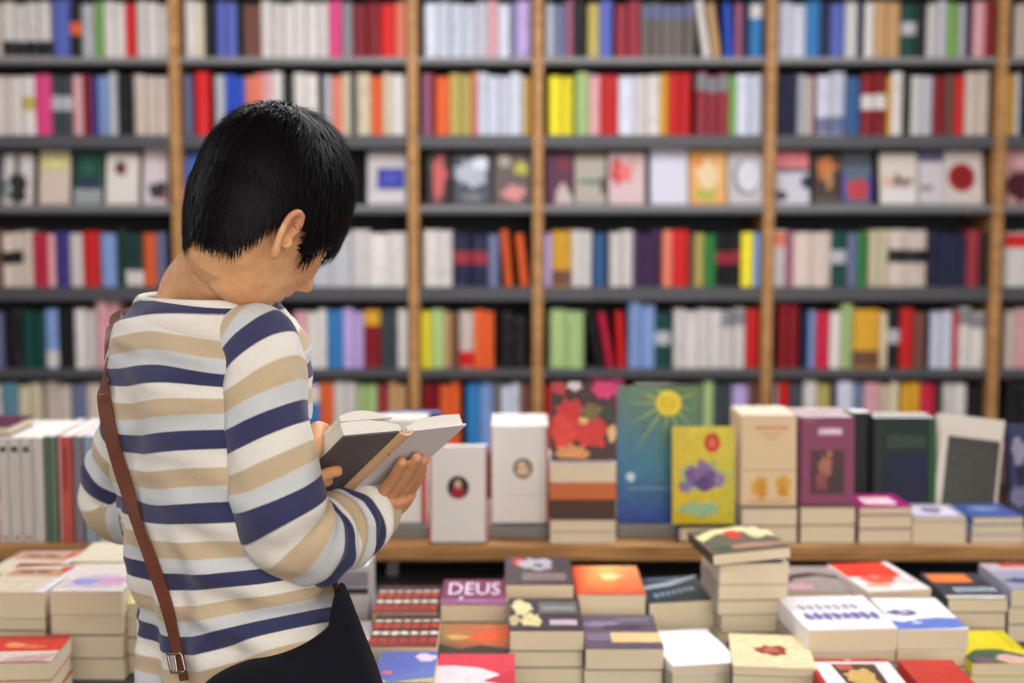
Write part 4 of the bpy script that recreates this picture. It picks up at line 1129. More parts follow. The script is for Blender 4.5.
def ell(c, M3, rx, ry, rz, nu=28, nv=18):
    V, FA = [], []
    for j in range(nv + 1):
        ph = math.pi * j / nv
        for i in range(nu):
            th = 2 * math.pi * i / nu
            V.append(c + M3[0] * (rx * math.sin(ph) * math.cos(th)) + M3[1] * (ry * math.sin(ph) * math.sin(th)) + M3[2] * (rz * math.cos(ph)))
    for j in range(nv):
        for i in range(nu):
            i2 = (i + 1) % nu
            FA.append((j * nu + i, (j + 1) * nu + i, (j + 1) * nu + i2, j * nu + i2))
    return V, FA


BC = Vector((PO.x, 1.73, 0))


def body_at(z, fwd=0.0, right=0.0):
    return BC + Fd * fwd + Rd * right + Z * z


# torso sections (photo rows -> world levels at the body's distance)
def zrow(y): return P(226, y, 1.73).z


neck_base = P(214, 318, 1.745); neck_base2 = P(214, 296, 1.745)
skull_base = HM @ Vector((0, -0.020, -0.055))
shR = P(268, 332, 1.62); elR = P(290, 533, 1.60); wrR = P(376, 508, 1.80)
shL = P(146, 330, 1.87); elL = P(121, 503, 1.95); wrL = P(285, 492, 1.80)
TS = [  # row, left px, right px  (outline of the sweater's trunk), ratio depth/width
    (318, 122, 292), (332, 113, 303), (352, 109, 308), (380, 107, 311), (430, 106, 314), (480, 109, 317), (530, 118, 323), (575, 129, 331), (603, 139, 336), (630, 138, 340), (655, 132, 345), (690, 127, 352), (745, 122, 360)]
torso_rings = []
proj = lambda ratio: math.sqrt(Rd.x ** 2 + (ratio * Fd.x) ** 2)
for (y, xl, xr) in TS:
    ratio = 0.62 if y > 350 else 0.55
    Wm = (xr - xl) / 2 / F * 1.73
    a = Wm / proj(ratio)
    cx = P((xl + xr) / 2, y, 1.73)
    torso_rings.append((cx, a, a * ratio))

parts = [head_geo()] + ear_geo(1) + ear_geo(-1)
nk = tube([(*neck_base, 0.085, 0.062), (*neck_base2, 0.068, 0.056), (*(neck_base2.lerp(skull_base, 0.45)), 0.052, 0.053), (*(neck_base2.lerp(skull_base, 0.8)), 0.050, 0.054), (*skull_base, 0.050, 0.054), (*(HM @ Vector((0, -0.012, 0.0))), 0.045, 0.05)], n=30, up=Vector((0.3, 1, 0)), steps=6)
parts.append(nk[:2])
# trapezius slopes
for s, sh in ((1, shR), (-1, shL)):
    parts.append(tube([(*(neck_base2.lerp(skull_base, 0.35) - Fd * 0.012), 0.03, 0.03), (*(neck_base2 + Rd * s * 0.045 - Fd * 0.012 - Z * 0.002), 0.033, 0.03), (*(neck_base.lerp(sh, 0.5) - Z * 0.022), 0.030, 0.03), (*(neck_base.lerp(sh, 0.75) - Z * 0.03), 0.026, 0.028)], n=16)[:2])
# trunk under the clothes
path = []
tv, tf = [], []
n = 32
for k, (c, a, b) in enumerate(torso_rings[2:]):
    a -= 0.030; b -= 0.022
    for i in range(n):
        th = 2 * math.pi * i / n
        tv.append(c + Rd * (a * math.cos(th)) + Fd * (b * math.sin(th)))
    if k:
        for i in range(n):
            j = (i + 1) % n
            tf.append(((k - 1) * n + i, k * n + i, k * n + j, (k - 1) * n + j))
tf.append(tuple(range(n))); tf.append(tuple((len(torso_rings) - 3) * n + i for i in range(n))[::-1])
parts.append((tv, tf))
M3 = (Rd, Fd, Z)
parts.append(ell(body_at(1.335, 0.0, 0.0) + Vector((-0.01, 0.02, 0)), M3, 0.105, 0.068, 0.045))
parts.append(tube([(*P(257, 348, 1.64), 0.030, 0.030), (*P(264, 376, 1.615), 0.032, 0.034), (*P(269, 430, 1.60), 0.034, 0.036), (*P(276, 480, 1.595), 0.034, 0.036), (*P(284, 522, 1.60), 0.034, 0.036),
                   (*P(308, 541, 1.63), 0.032, 0.034), (*P(340, 530, 1.70), 0.029, 0.030), (*P(364, 518, 1.75), 0.025, 0.026), (*wrR, 0.0235, 0.022)], n=20)[:2])
parts.append(tube([(*P(156, 346, 1.865), 0.028, 0.028), (*P(146, 380, 1.89), 0.031, 0.031), (*P(132, 440, 1.93), 0.031, 0.031), (*P(118, 484, 1.955), 0.032, 0.032), (*P(123, 506, 1.953), 0.031, 0.031),
                   (*P(168, 511, 1.922), 0.029, 0.029), (*P(228, 501, 1.865), 0.026, 0.026), (*wrL, 0.0225, 0.022)], n=20)[:2])
# pelvis and legs
parts.append(ell(body_at(0.82), M3, 0.115, 0.075, 0.10))
for s in (1, -1):
    hip = body_at(0.86, 0.0, 0.085 * s); kn = body_at(0.48, 0.015, 0.085 * s); an = body_at(0.09, -0.02, 0.09 * s)
    parts.append(tube([(*hip, 0.080, 0.078), (*hip.lerp(kn, 0.5), 0.074, 0.074), (*kn, 0.055, 0.055), (*kn.lerp(an, 0.35), 0.056, 0.056), (*an, 0.036, 0.036)], n=20)[:2])
    parts.append(ell(body_at(0.042, 0.055, 0.095 * s), M3, 0.036, 0.115, 0.034))


def finger(pts, r0, r1):
    m = len(pts)
    return tube([(*p, r0 + (r1 - r0) * i / (m - 1), r0 + (r1 - r0) * i / (m - 1)) for i, p in enumerate(pts)] , n=12, steps=4)[:2]


def tip(p, r): return ell(p, (Vector((1, 0, 0)), Vector((0, 1, 0)), Z), r, r, r, 12, 8)


# right hand: palm below the tail of the book, four fingers along the outside of the board, thumb inside
ROUT = -0.014
palm0 = wrR
kn_b = [0.42, 0.61, 0.80, 0.97]; kn_a = [0.10, 0.12, 0.08, 0.02]
lenf = [0.46, 0.50, 0.47, 0.36]
parts.append(tube([(*wrR, 0.0235, 0.021), (*(wrR.lerp(BP(-0.12, 0.66, -0.026), 0.5)), 0.030, 0.020), (*BP(-0.10, 0.68, -0.026), 0.037, 0.017), (*BP(0.06, 0.70, -0.022), 0.036, 0.013)], n=20, up=bt, steps=6)[:2])
for k in range(4):
    r = (0.0080, 0.0083, 0.0080, 0.0071)[k]
    a0, b0, L = kn_a[k], kn_b[k], lenf[k]
    pts = [BP(a0 - 0.14, 0.46 + 0.40 * b0, -0.024), BP(a0 + 0.04, b0, -0.020), BP(a0 + L * 0.5, b0 - 0.02, -0.0175), BP(a0 + L * 0.8, b0 - 0.05, -0.0135), BP(a0 + L, b0 - 0.07, -0.0115)]
    parts.append(finger(pts, r, r * 0.84)); parts.append(tip(pts[-1], r * 0.86))
th_ = [wrR.lerp(BP(-0.10, 0.6, -0.02), 0.55), BP(-0.16, 0.42, -0.012), BP(-0.13, 0.36, 0.016), BP(-0.02, 0.42, 0.034), BP(0.12, 0.50, 0.036)]
parts.append(finger(th_, 0.0135, 0.0095)); parts.append(tip(th_[-1], 0.0098))

# left half of the opened book: mirrored across the spine, nearly flat
lcv = (P(351, 439, 1.60) - BH); lcv = (lcv - bs * lcv.dot(bs)); lwid = bwid * 0.96; lcv.normalize()
lt = bs.cross(lcv).normalized()
if lt.z < 0: lt = -lt


def LP(a, b, t=0.0):
    return BT + bs * (a * blen) + lcv * (b * lwid) + lt * t


# left hand holds the outer edge of the left half: fingers behind and round the edge
lw = wrL
lpalm = LP(0.30, 1.45, -0.035)
parts.append(tube([(*lw, 0.022, 0.020), (*lw.lerp(lpalm, 0.6), 0.028, 0.018), (*lpalm, 0.034, 0.016), (*LP(0.34, 1.25, -0.026), 0.034, 0.013)], n=20, up=bs, steps=6)[:2])
for k in range(4):
    a0 = 0.06 + 0.165 * k; r = (0.0075, 0.0085, 0.0088, 0.0085)[k]
    pts = [LP(0.2 + a0 * 0.5, 1.42, -0.030), LP(a0 + 0.02, 1.20, -0.024), LP(a0, 1.10, -0.020), LP(a0 - 0.01, 0.92, -0.0145), LP(a0 - 0.02, 0.72, -0.0115)]
    parts.append(finger(pts, r, r * 0.84)); parts.append(tip(pts[-1], r * 0.86))
th_ = [LP(0.45, 1.5, -0.03), LP(0.62, 1.32, -0.012), LP(0.68, 1.15, 0.012), LP(0.66, 0.98, 0.034), LP(0.62, 0.84, 0.036)]
parts.append(finger(th_, 0.013, 0.0095)); parts.append(tip(th_[-1], 0.0098))

bv, bf = join(parts)
bme = remesh('body', bv, bf, 0.0027, 2, 0.5)
at = bme.attributes.new('tint', 'FLOAT', 'POINT')
vals = []
for v in bme.vertices:
    q = HI @ v.co
    t = 0.0
    if q.length < 0.16 and q.y > 0.0:
        t += 0.9 * math.exp(-((q.x / 0.02) ** 2 + ((q.z + 0.071) / 0.0085) ** 2)) if q.y > 0.07 else 0
        t += 0.25 * math.exp(-(((abs(q.x) - 0.04) / 0.02) ** 2 + ((q.z + 0.04) / 0.02) ** 2))
    if abs(q.x) > 0.066 and abs(q.y + 0.008) < 0.03 and abs(q.z) < 0.045: t += 0.35
    if (v.co - wrR).length < 0.19 or (v.co - wrL).length < 0.2: t += 0.25
    vals.append(min(1, t))
at.data.foreach_set('value', vals)
plink('body', bme, SKIN)

# eyes, brows and lashes
EW = mat('eye_white', (226, 220, 214), 0.2); IR = mat('iris_brown', (50, 32, 22), 0.2)
for s in (1, -1):
    c = HM @ Vector((s * 0.031, 0.0725, -0.008))
    v, f = ell(c, (hr, hf, hu), 0.0115, 0.0115, 0.0115, 20, 14)
    e = plink('eye', mesh('eye', v, f, True), EW)
    v, f = ell(HM @ Vector((s * 0.031, 0.0800, -0.0115)), (hr, hf, hu), 0.0052, 0.0042, 0.0052, 16, 10)
    ime = mesh('iris', v, f, True); ime.transform(Matrix.Translation(-PO)); link('iris', ime, IR, e)
    pts = [HM @ Vector((s * x, y, z)) for x, y, z in ((0.018, 0.0845, -0.009), (0.026, 0.087, -0.0075), (0.034, 0.085, -0.0085), (0.043, 0.077, -0.012))]
    v, f, _ = tube([(*p, 0.0022, 0.0013) for p in pts], n=8, steps=4)
    plink('eyelashes', mesh('eyelashes', v, f, True), HAIR)
    pts = [HM @ Vector((s * x, y, z)) for x, y, z in ((0.014, 0.0925, 0.010), (0.026, 0.0915, 0.0145), (0.038, 0.086, 0.0145), (0.048, 0.077, 0.009))]
    v, f, _ = tube([(*p, 0.0024, 0.0016) for p in pts], n=8, steps=4)
    plink('eyebrow', mesh('eyebrow', v, f, True), HAIR)

# ---- hair
def hair_surf(dx, dy, dz):
    x, y, z = 0.0885 * dx, (0.106 if dy > 0 else 0.103) * dy, 0.136 * dz
    if dz > 0 and dy < 0:
        q = 1 + 0.07 * math.sin(math.pi * min(1, dz)) * (-dy) * 1.4
        x *= q; y *= q; z *= q
    if dz < 0:
        z = 0.135 * dz
        s0 = math.sqrt(max(1e-6, 1 - dz * dz))
        g = (1 - dz ** 4) ** 0.25 / s0
        k = smooth(0.35, -0.25, dy / s0)
        g = 1 + (g * (1 - 0.42 * smooth(0, -1, dz)) - 1) * k
        g = min(g, 2.6)
        x *= 1 + (g - 1) * 0.75; y *= g
    return Vector((x, y, z))


def hairline(th):
    """lowest z of the hair at azimuth th (0 = forehead, pi = nape)"""
    t = abs(math.degrees(th))
    K_ = [(0, 0.004), (35, 0.003), (58, -0.014), (70, -0.054), (80, -0.046), (88, -0.020), (104, -0.016), (112, -0.044), (120, -0.066), (134, -0.092), (160, -0.096), (180, -0.090)]
    for (a, za), (b, zb_) in zip(K_, K_[1:]):
        if t <= b: return za + (zb_ - za) * (t - a) / (b - a)
    return K_[-1][1]


HV, HF = [], []
nu, nv = 120, 90
idx = {}
for j in range(nv + 1):
    ph = math.pi * j / nv
    for i in range(nu):
        th = 2 * math.pi * i / nu - math.pi
        p = hair_surf(math.sin(ph) * math.sin(th), math.sin(ph) * math.cos(th), math.cos(ph))
        hl = hairline(math.atan2(p.x, p.y) if (abs(p.x) + abs(p.y)) > 1e-6 else 0)
        inner = smooth(0.012, -0.004, p.z - hl)
        cl = 0.93 + 0.03 * nz(p, 40) - 0.10 * inner
        lump = 1 + 0.018 * nz(p, 22, 3) + 0.010 * nz(p, 60, 5)
        idx[(j, i)] = len(HV); HV.append((p * lump * (0.955 - 0.10 * inner), p.z - hl))
for j in range(nv):
    for i in range(nu):
        i2 = (i + 1) % nu
        q = (idx[(j, i)], idx[(j + 1, i)], idx[(j + 1, i2)], idx[(j, i2)])
        if min(HV[k][1] for k in q) > -0.004: HF.append(q)
cap = mesh('hair', [HM @ v[0] for v in HV], HF, True)
bm = bmesh.new(); bm.from_mesh(cap)
bmesh.ops.delete(bm, geom=[v for v in bm.verts if not v.link_faces], context='VERTS')
bm.to_mesh(cap); bm.free()
hair = plink('hair', cap, HAIR)
# locks combed from the crown
SV, SF = [], []
hr_ = random.Random(11)
crown = Vector((0.0, -0.045, 0.115))
cnt = 0
while cnt < 15000:
    d = Vector((hr_.gauss(0, 1), hr_.gauss(0, 1), hr_.gauss(0, 1))).normalized()
    p = hair_surf(d.x, d.y, d.z)
    th = math.atan2(p.x, p.y)
    hl = hairline(th)
    if p.z < hl + 0.004: continue
    cnt += 1
    e1 = d.orthogonal().normalized(); e2 = d.cross(e1)
    q1 = (d + e1 * 0.02).normalized(); q2 = (d + e2 * 0.02).normalized()
    nrm = (hair_surf(*q1) - p).cross(hair_surf(*q2) - p)
    nrm = nrm.normalized() if nrm.length > 0 else d.copy()
    if nrm.dot(d) < 0: nrm = -nrm
    fl = (p - crown); fl = (fl - nrm * fl.dot(nrm))
    fl = fl.normalized() if fl.length > 1e-4 else Vector((0, 1, 0))
    top = smooth(0.03, 0.10, p.z)
    fl = (fl + Vector((hr_.gauss(0, 1), hr_.gauss(0, 1), hr_.gauss(0, 1))) * (0.22 + 0.25 * top) + Vector((0, 0.35 * top, 0)))
    fl = (fl - nrm * fl.dot(nrm)).normalized()
    L = hr_.uniform(0.016, 0.034) * (1 + 0.3 * top)
    if p.z - hl < 0.03: L = min(L, 0.010 + (p.z - hl) * 0.7 + hr_.uniform(0, 0.012))
    lift = hr_.uniform(0.02, 0.24) + 0.22 * top * hr_.random()
    side = nrm.cross(fl).normalized()
    w = hr_.uniform(0.0006, 0.0013)
    base = p * (0.955 + 0.015 * hr_.random())
    b0 = len(SV)
    for q in range(4):
        t = q / 3
        c = base + fl * (L * t) + nrm * (L * lift * t * (1.5 - t * 0.9)) - p.normalized() * (L * L * t * t * 4.5)
        ww = w * (1 - t * 0.85)
        SV.append(HM @ (c + side * ww)); SV.append(HM @ (c - side * ww))
    for q in range(3):
        SF.append((b0 + 2 * q, b0 + 2 * q + 1, b0 + 2 * q + 3, b0 + 2 * q + 2))
st = mesh('hair_strands', SV, SF, True)
st.transform(Matrix.Translation(-PO))
so = link('hair_strands', st, HAIR, hair); so['kind'] = 'stuff'

# ---- sweater: trunk
PER = 0.0812
Z0 = P(180, 306, 1.66).z                                 # centre of the first navy stripe on the back


def row_attr(me, vals):
    a = me.attributes.new('row', 'FLOAT', 'POINT'); a.data.foreach_set('value', vals)


def trunk_row(p, z):
    """stripe coordinate: grows downwards, whole numbers start a navy stripe"""
    u = (p - BC).dot(Rd)
    wave = 0.0025 * math.sin(u * 30 + z * 9)
    low = smooth(1.12, 1.00, z)
    slant = 0.12 * u * (1 - low) * smooth(0.95, 1.25, z) + low * (0.07 * u + 1.3 * u * u)
    return (Z0 - z + wave + slant) / PER + 0.125 + 10


sv, sf, rv = [], [], []
N = 128
neckC = P(206, 300, 1.745)
rings = []
# neckline (boat neck) out over the shoulders, then down the trunk
rings.append((neckC + Z * -0.004, 0.102, 0.070, 0.0))
rings.append((neckC + Z * 0.004, 0.107, 0.075, 0.0))
c0, a0, b0 = torso_rings[0]; c1, a1, b1 = torso_rings[1]
rings.append((neckC.lerp(c0, 0.35) + Z * 0.001, 0.118, 0.084, 0.0))
rings.append((neckC.lerp(c0, 0.7) - Z * 0.001, 0.129, 0.092, 0.0))
for q, (c, a, b) in enumerate(torso_rings): rings.append((c, max(a, 0.136), max(b, 0.098 if q == 0 else 0.103), 0.0))
S = catmull([(c.x, c.y, c.z, a, b) for c, a, b, _ in rings], 9)
M_ = len(S)
for j, s in enumerate(S):
    c = Vector(s[:3]); a, b = s[3], s[4]
    for i in range(N):
        th = 2 * math.pi * i / N
        ct, st_ = math.cos(th), math.sin(th)
        e = 0.86
        dx = math.copysign(abs(ct) ** e, ct); dy = math.copysign(abs(st_) ** e, st_)
        p = c + Rd * (a * dx) + Fd * (b * dy)
        if j < 18: p.z -= 0.010 * abs(dx) ** 2 * 0 + 0
        if c.z > 1.335:
            pass
        p.z -= 0.022 * abs(dx) ** 2 * smooth(3, 24, j) * smooth(1.27, 1.335, c.z)
        back = max(0, -dy)
        # blade bones, the hollow of the spine, drape folds
        off = 0.006 * math.exp(-((c.z - 1.24) / 0.07) ** 2) * back * (math.exp(-((dx - 0.45) / 0.25) ** 2) + math.exp(-((dx + 0.45) / 0.25) ** 2))
        off -= 0.005 * back * math.exp(-(dx / 0.18) ** 2) * smooth(1.36, 1.25, c.z)
        lowf = smooth(1.20, 1.0, c.z)
        off += lowf * (0.0062 * math.sin(dx * 13 + 4 * nz(p, 5, 2)) * (0.4 + 0.6 * back) + 0.008 * nz(p, 16, 7))
        off += 0.006 * nz(p, 9, 4) + 0.005 * nz((p.x * 0.6, p.y * 0.6, p.z * 2.2), 26, 9)
        rg = smooth(0.35, 0.75, dx) * smooth(1.24, 1.12, c.z) * smooth(0.92, 1.0, c.z)
        off += rg * 0.006 * math.sin(p.z * 95 + dx * 8)
        if j < 9: off *= 0.2
        p = p + (Rd * (dx * 0.7) + Fd * dy).normalized() * off
        sv.append(p); rv.append(trunk_row(p, c.z))
    if j:
        for i in range(N):
            i2 = (i + 1) % N
            sf.append(((j - 1) * N + i, j * N + i, j * N + i2, (j - 1) * N + i2))
# plain neckband
for k in range(N * 11): rv[k] = 10.4
me = mesh('sweater', sv, sf, True); row_attr(me, rv)
so = plink('sweater', me, KNIT)
md = so.modifiers.new('t', 'SOLIDIFY'); md.thickness = 0.003; md.offset = -1
trunk_bvh = BVHTree.FromPolygons([tuple(v) for v in sv], sf)

# neckband, a rolled rim
pts = []
for i in range(41):
    th = 2 * math.pi * i / 40
    p = neckC + Z * 0.002 + Rd * (0.1045 * math.cos(th)) + Fd * (0.0725 * math.sin(th))
    pts.append((*p, 0.0042, 0.0042))
v, f, _ = tube(pts, n=8, steps=2, caps=False)
me = mesh('neckband', v, f, True); row_attr(me, [10.4] * len(v)); plink('neckband', me, KNIT)


# ---- sleeves
def sleeve(path, row0, per, slant, fold_from, fold_amp, seed):
    def fn(arc, th, p):
        o = 0.006 * nz(p, 13, seed) + 0.003 * nz(p, 34, seed + 4)
        k = smooth(fold_from - 0.08, fold_from + 0.02, arc)
        o += k * fold_amp * (math.sin(arc * 210 + 2.2 * math.sin(th + seed) + 3 * nz(p, 10, 2)) * 0.6 + 0.5 * nz(p, 38, seed))
        o += 0.0035 * math.exp(-((arc - 0.27) / 0.05) ** 2) * math.sin(arc * 120 + 2 * math.cos(th))
        return o
    V, FA, info = tube(path, n=64, up=Vector((0, 1, 0.2)), steps=16, caps=False, fn=fn)
    vals = []
    for (arc, th, off) in info:
        q = row0 + (arc - slant * (1 - 0.35 * smooth(0.03, 0.16, arc)) * off.x * smooth(0.40, 0.24, arc)) / per
        vals.append(q)
    return V, FA, vals


cuffR = P(369, 513, 1.785)
pr = [(*P(240, 325, 1.67), 0.026, 0.030), (*P(257, 340, 1.64), 0.043, 0.046), (*P(264, 376, 1.615), 0.0455, 0.050), (*P(269, 430, 1.60), 0.048, 0.051), (*P(276, 480, 1.595), 0.052, 0.054),
      (*P(284, 522, 1.60), 0.052, 0.056), (*P(308, 541, 1.63), 0.049, 0.052), (*P(340, 530, 1.70), 0.043, 0.045), (*P(364, 518, 1.75), 0.039, 0.041), (*cuffR, 0.034, 0.036)]
V, FA, vals = sleeve(pr, 10.0 - 0.57, 0.088, -0.40, 0.32, 0.0065, 3)
me = mesh('sleeve', V, FA, True); row_attr(me, vals); o = plink('sleeve', me, KNIT)
md = o.modifiers.new('t', 'SOLIDIFY'); md.thickness = 0.003; md.offset = -1
sleeve_bvh = BVHTree.FromPolygons([tuple(v) for v in V], FA)
pl = [(*P(166, 322, 1.85), 0.028, 0.030), (*P(155, 338, 1.865), 0.046, 0.046), (*P(146, 380, 1.89), 0.047, 0.047), (*P(132, 440, 1.93), 0.047, 0.048), (*P(117, 484, 1.955), 0.050, 0.050), (*P(121, 508, 1.955), 0.048, 0.050),
      (*P(168, 511, 1.922), 0.046, 0.045), (*P(228, 501, 1.865), 0.040, 0.040), (*P(275, 494, 1.82), 0.033, 0.033)]
V, FA, vals = sleeve(pl, 10.0, 0.088, 0.3, 0.36, 0.004, 8)
me = mesh('sleeve', V, FA, True); row_attr(me, vals); o = plink('sleeve', me, KNIT)
md = o.modifiers.new('t', 'SOLIDIFY'); md.thickness = 0.003; md.offset = -1
# cuffs
for (c, prev, r) in ((cuffR, P(364, 518, 1.75), 0.0350), (P(275, 494, 1.82), P(230, 502, 1.87), 0.034)):
    d = (c - prev).normalized()
    v, f, _ = tube([(*(c - d * 0.004), r, r * 1.04), (*(c + d * 0.006), r + 0.001, r * 1.03), (*(c + d * 0.010), r - 0.001, r)], n=32, steps=2, caps=False)
    me = mesh('cuff', v, f, True); row_attr(me, [10.42] * len(v)); plink('cuff', me, KNIT)

# ---- trousers and shoes
TR = mat('dark_trousers', (34, 36, 52), 0.85, noise_amt=0.3, noise_scale=200, bump=0.2)
tp_ = []
tp_.append(ell(body_at(0.83, 0.015, 0), M3, 0.125, 0.078, 0.11))
for s in (1, -1):
    hip = body_at(0.84, 0.0, 0.070 * s); kn = body_at(0.48, 0.015, 0.080 * s); an = body_at(0.06, -0.02, 0.09 * s)
    tp_.append(tube([(*hip, 0.080, 0.086), (*hip.lerp(kn, 0.5), 0.088, 0.088), (*kn, 0.068, 0.068), (*kn.lerp(an, 0.4), 0.066, 0.066), (*an, 0.056, 0.056)], n=24)[:2])
v, f = join(tp_)
plink('trousers', remesh('trousers', v, f, 0.008, 3), TR)
SHO = mat('dark_shoes', (30, 26, 26), 0.4)
for s in (1, -1):
    v1 = ell(body_at(0.045, 0.055, 0.095 * s), M3, 0.044, 0.132, 0.043)
    v2 = ell(body_at(0.075, -0.03, 0.095 * s), M3, 0.040, 0.05, 0.05)
    v3 = [body_at(z, y, 0.095 * s + x) for z in (0.0, 0.016) for x, y in ((-.045, -.07), (.045, -.07), (.05, .08), (.03, .18), (-.03, .18), (-.05, .08))]
    f3 = [(0, 1, 2, 3, 4, 5)[::-1], (6, 7, 8, 9, 10, 11)] + [(i, (i + 1) % 6, 6 + (i + 1) % 6, 6 + i) for i in range(6)]
    v, f = join([v1, v2, (v3, f3)])
    sm_ = remesh('shoe', v, f, 0.006, 2)
    for q in sm_.vertices: q.co.z = max(q.co.z, 0.0005)
    plink('shoe', sm_, SHO)

# ------------------------------------------------------------------ the open book in the hands
hb = tag(empty('open_book', BT), 'small open book with a tan spine and pale grey boards, held in both hands', 'book')
GREYC = mat('pale_grey_board', (232, 228, 232), 0.5); SHADEDC = mat('shaded_grey_board', (84, 76, 80), 0.5)  # left board: the shade on it is painted in as a darker grey
TANS = mat('tan_spine_cloth', (244, 196, 150), 0.6, noise_amt=0.25, noise_scale=120)


def slab(name, PF, a0, a1, b0, b1, t0, t1, m, parent, n=1, bulge=None):
    V, FA = [], []
    for j in range(n + 1):
        b = b0 + (b1 - b0) * j / n
        k = bulge(j / n) if bulge else 0
        V += [PF(a0, b, t0), PF(a1, b, t0), PF(a1, b, t1 + k), PF(a0, b, t1 + k)]
        if j:
            q = 4 * (j - 1)
            for e in range(4):
                e2 = (e + 1) % 4
                FA.append((q + e, q + e2, q + 4 + e2, q + 4 + e))
    FA.append((3, 2, 1, 0)); q = 4 * n; FA.append((q, q + 1, q + 2, q + 3))
    me = mesh(name, V, FA)
    bm = bmesh.new(); bm.from_mesh(me); bmesh.ops.recalc_face_normals(bm, faces=bm.faces[:]); bm.to_mesh(me); bm.free()
    me.transform(Matrix.Translation(-BT))
    return link(name, me, m, parent)


sp_w = 0.007 / bwid
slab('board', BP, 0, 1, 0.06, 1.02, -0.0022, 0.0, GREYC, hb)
slab('board', LP, 0, 1, 0.06, 1.02, -0.0022, 0.0, SHADEDC, hb)['label'] = 'grey board with its shade painted in'
slab('page_block', BP, 0.012, 0.985, 0.05, 0.99, 0.0001, 0.014, PAGES_W, hb, 8, lambda t: -0.003 * (1 - t) ** 3 * 3 + 0.0015 * math.sin(t * 3.1))
slab('page_block', LP, 0.012, 0.985, 0.05, 0.99, 0.0001, 0.017, PAGES_W, hb, 8, lambda t: -0.003 * (1 - t) ** 3 * 3 + 0.0015 * math.sin(t * 3.1))
slab('turned_page', LP, 0.012, 0.985, 0.12, 0.97, 0.0185, 0.0188, PAGES_W, hb, 8, lambda t: 0.012 * math.sin(t * 2.6))
# the rounded spine bulges out between the boards
V, FA = [], []
out = -(bt + lt).normalized()
nn = 9
for e, a in enumerate((-0.005, 1.005)):
    for k in range(nn):
        th = math.pi * k / (nn - 1)
        V.append(BT + bs * (a * blen) + bcv * (0.0098 * math.cos(th)) + out * (0.0075 * math.sin(th) + 0.0005))
    for k in range(nn):
        th = math.pi * k / (nn - 1)
        V.append(BT + bs * (a * blen) + bcv * (0.0080 * math.cos(th)) + out * (0.0056 * math.sin(th) - 0.0006))
for k in range(nn - 1):
    FA += [(k, k + 1, 2 * nn + k + 1, 2 * nn + k), (nn + k + 1, nn + k, 3 * nn + k, 3 * nn + k + 1), (k + 1, k, nn + k, nn + k + 1), (2 * nn + k, 2 * nn + k + 1, 3 * nn + k + 1, 3 * nn + k)]
FA += [(0, 2 * nn, 3 * nn, nn), (nn - 1, 2 * nn - 1, 4 * nn - 1, 3 * nn - 1)]
me = mesh('spine', V, FA); me.transform(Matrix.Translation(-BT)); link('spine', me, TANS, hb)
v, f = ell(BT + bs * (0.70 * blen) + out * 0.0078, (bs, bcv, out), 0.0016, 0.0016, 0.0008, 12, 6)
me = mesh('spine_mark', v, f); me.transform(Matrix.Translation(-BT)); link('spine_mark', me, mat('spine_mark', (70, 46, 34), 0.5), hb)

# ------------------------------------------------------------------ the shoulder bag
BAGM = mat('black_bag', (17, 18, 30), 0.85, spec=0.2, noise_amt=0.3, noise_scale=90, bump=0.3)
STR = mat('brown_leather_strap', (112, 60, 40), 0.45, noise_amt=0.3, noise_scale=60, bump=0.1)
MET = mat('buckle_metal', (170, 160, 150), 0.25, metal=1.0)
bag = tag(empty('shoulder_bag', P(290, 690, 1.55)), 'black shoulder bag on a brown leather strap, hanging at the right hip', 'bag')
BO = bag.location.copy()
prof = [(194, 690), (222, 671), (258, 659), (297, 646), (322, 634), (331, 624), (334, 604), (337, 584), (343, 581), (350, 598), (364, 635), (384, 686), (398, 760), (392, 850), (350, 890), (270, 900), (210, 880), (185, 800), (186, 720)]
V, FA = [], []
layers = [(-0.05, 0.90), (-0.042, 0.97), (-0.02, 1.0), (0.015, 1.0), (0.04, 0.97), (0.048, 0.9)]
cc = (300, 765)
for off, s in layers:
    for (x, y) in prof:
        xx = cc[0] + (x - cc[0]) * s; yy = cc[1] + (y - cc[1]) * s
        dd = 1.545 + (xx - 200) * 0.0006
        p = P(xx, yy, dd); p.y += off * (0.55 + 0.45 * smooth(590, 720, y))
        p += Vector((0, 0.006 * nz(p, 18, 2), 0.0))
        V.append(p)
m = len(prof)
for l in range(len(layers) - 1):
    for i in range(m):
        j = (i + 1) % m
        FA.append((l * m + i, l * m + j, (l + 1) * m + j, (l + 1) * m + i))
FA.append(tuple(range(m))[::-1]); FA.append(tuple((len(layers) - 1) * m + i for i in range(m)))
me = mesh('bag_body', V, FA)
bm = bmesh.new(); bm.from_mesh(me); bmesh.ops.triangulate(bm, faces=[f for f in bm.faces if len(f.verts) > 4]); bmesh.ops.recalc_face_normals(bm, faces=bm.faces[:]); bm.to_mesh(me); bm.free()
me.polygons.foreach_set('use_smooth', [True] * len(me.polygons))
me.transform(Matrix.Translation(-BO)); o = link('bag_body', me, BAGM, bag)
sd = o.modifiers.new('s', 'SUBSURF'); sd.levels = 2; sd.render_levels = 2

# the strap lies on the back: follow the sweater's surface
CAM = Vector((0, 0, CAMZ))


def on_back(x, y, lift=0.004, fall=1.78):
    d = (P(x, y, 1.0) - CAM).normalized()
    h = trunk_bvh.ray_cast(CAM, d)
    if h[0] is None: return P(x, y, fall), Vector((0, -1, 0))
    nrm = h[1]
    if nrm.dot(d) > 0: nrm = -nrm
    return h[0] + nrm * lift, nrm


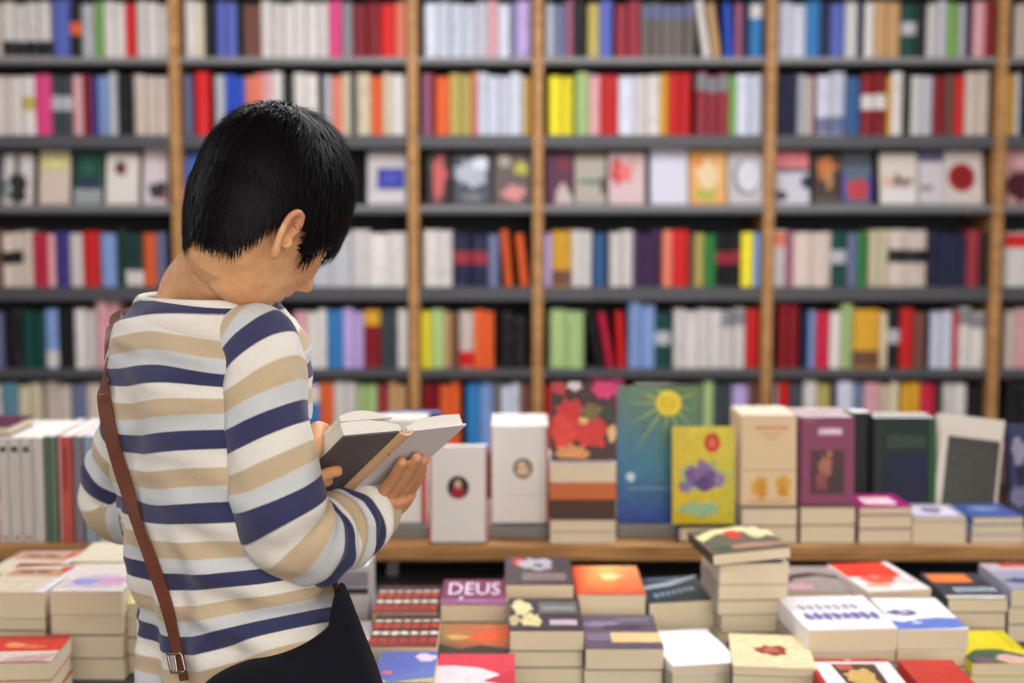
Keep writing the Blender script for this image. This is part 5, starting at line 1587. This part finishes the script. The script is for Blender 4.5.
sp_pts = [(124, 312, 1.875), (115, 324, 1.85), (110, 345, 1.82), (109, 378, None), (111, 410, None), (119, 445, None), (131, 485, None), (144, 525, None), (156, 560, None), (168, 600, None), (178, 635, None), (186, 662, None), (190, 680, None)]
cs = []
lastd = 1.75
for (x, y, d) in sp_pts:
    if d is not None: p = P(x, y, d); nrm = Vector((-0.4, -0.9, 0.1)).normalized()
    else:
        p, nrm = on_back(x, y, 0.007)
        nrm = (nrm + Vector((0, -0.7, 0))).normalized()
    cs.append((*p, *nrm))
cs[0] = (*cs[0][:3], *Vector((-0.35, -0.3, 0.9)).normalized())
front = []
for (u, z) in ((0.165, 0.93), (0.14, 0.99), (0.09, 1.07), (0.03, 1.15), (-0.04, 1.235), (-0.095, 1.30)):
    h = trunk_bvh.ray_cast(BC + Fd * 0.8 + Rd * u + Z * z, -Fd)
    if h[0] is None: continue
    nrm = h[1] if h[1].dot(Fd) > 0 else -h[1]
    front.append((*(h[0] + nrm * 0.008), *nrm))
top_ = BC + Rd * -0.155 + Fd * 0.02 + Z * 1.372
front.append((*top_, *(Z * 0.95 + Fd * 0.2).normalized()))
cs = front + cs
Sx = catmull(cs, 8)
V, FA = [], []
for i, s in enumerate(Sx):
    c = Vector(s[:3]); nrm = Vector(s[3:]).normalized()
    t = (Vector(Sx[min(i + 1, len(Sx) - 1)][:3]) - Vector(Sx[max(i - 1, 0)][:3])).normalized()
    sd_ = t.cross(nrm).normalized(); nn_ = sd_.cross(t).normalized()
    hw = 0.0108 - 0.0042 * smooth(0.6, 0.95, i / len(Sx))
    for a, b in ((-hw, -0.0012), (hw, -0.0012), (hw, 0.0014), (-hw, 0.0014)):
        V.append(c + sd_ * a + nn_ * b)
    if i:
        q = 4 * (i - 1)
        for e in range(4):
            e2 = (e + 1) % 4
            FA.append((q + e, q + 4 + e, q + 4 + e2, q + e2))
FA.append((0, 1, 2, 3)); q = 4 * (len(Sx) - 1); FA.append((q + 3, q + 2, q + 1, q))
me = mesh('strap', V, FA, False); me.transform(Matrix.Translation(-BO)); link('strap', me, STR, bag)
# buckle near the bag
bp_, bn = on_back(185, 660, 0.012)
t = (on_back(190, 680)[0] - on_back(180, 640)[0]).normalized(); sd_ = t.cross(bn).normalized()
pts = [bp_ + sd_ * a + t * b for a, b in ((-.015, -.011), (.015, -.011), (.015, .011), (-.015, .011), (-.015, -.011))]
parts_ = [seg(p, q, 0.0018, 0.0018, 8) for p, q in zip(pts, pts[1:])] + [seg(bp_ - t * 0.011, bp_ + t * 0.012 + bn * 0.002, 0.0013, 0.0013, 8)]
v, f = join(parts_); me = mesh('buckle', v, f, True); me.transform(Matrix.Translation(-BO)); link('buckle', me, MET, bag)
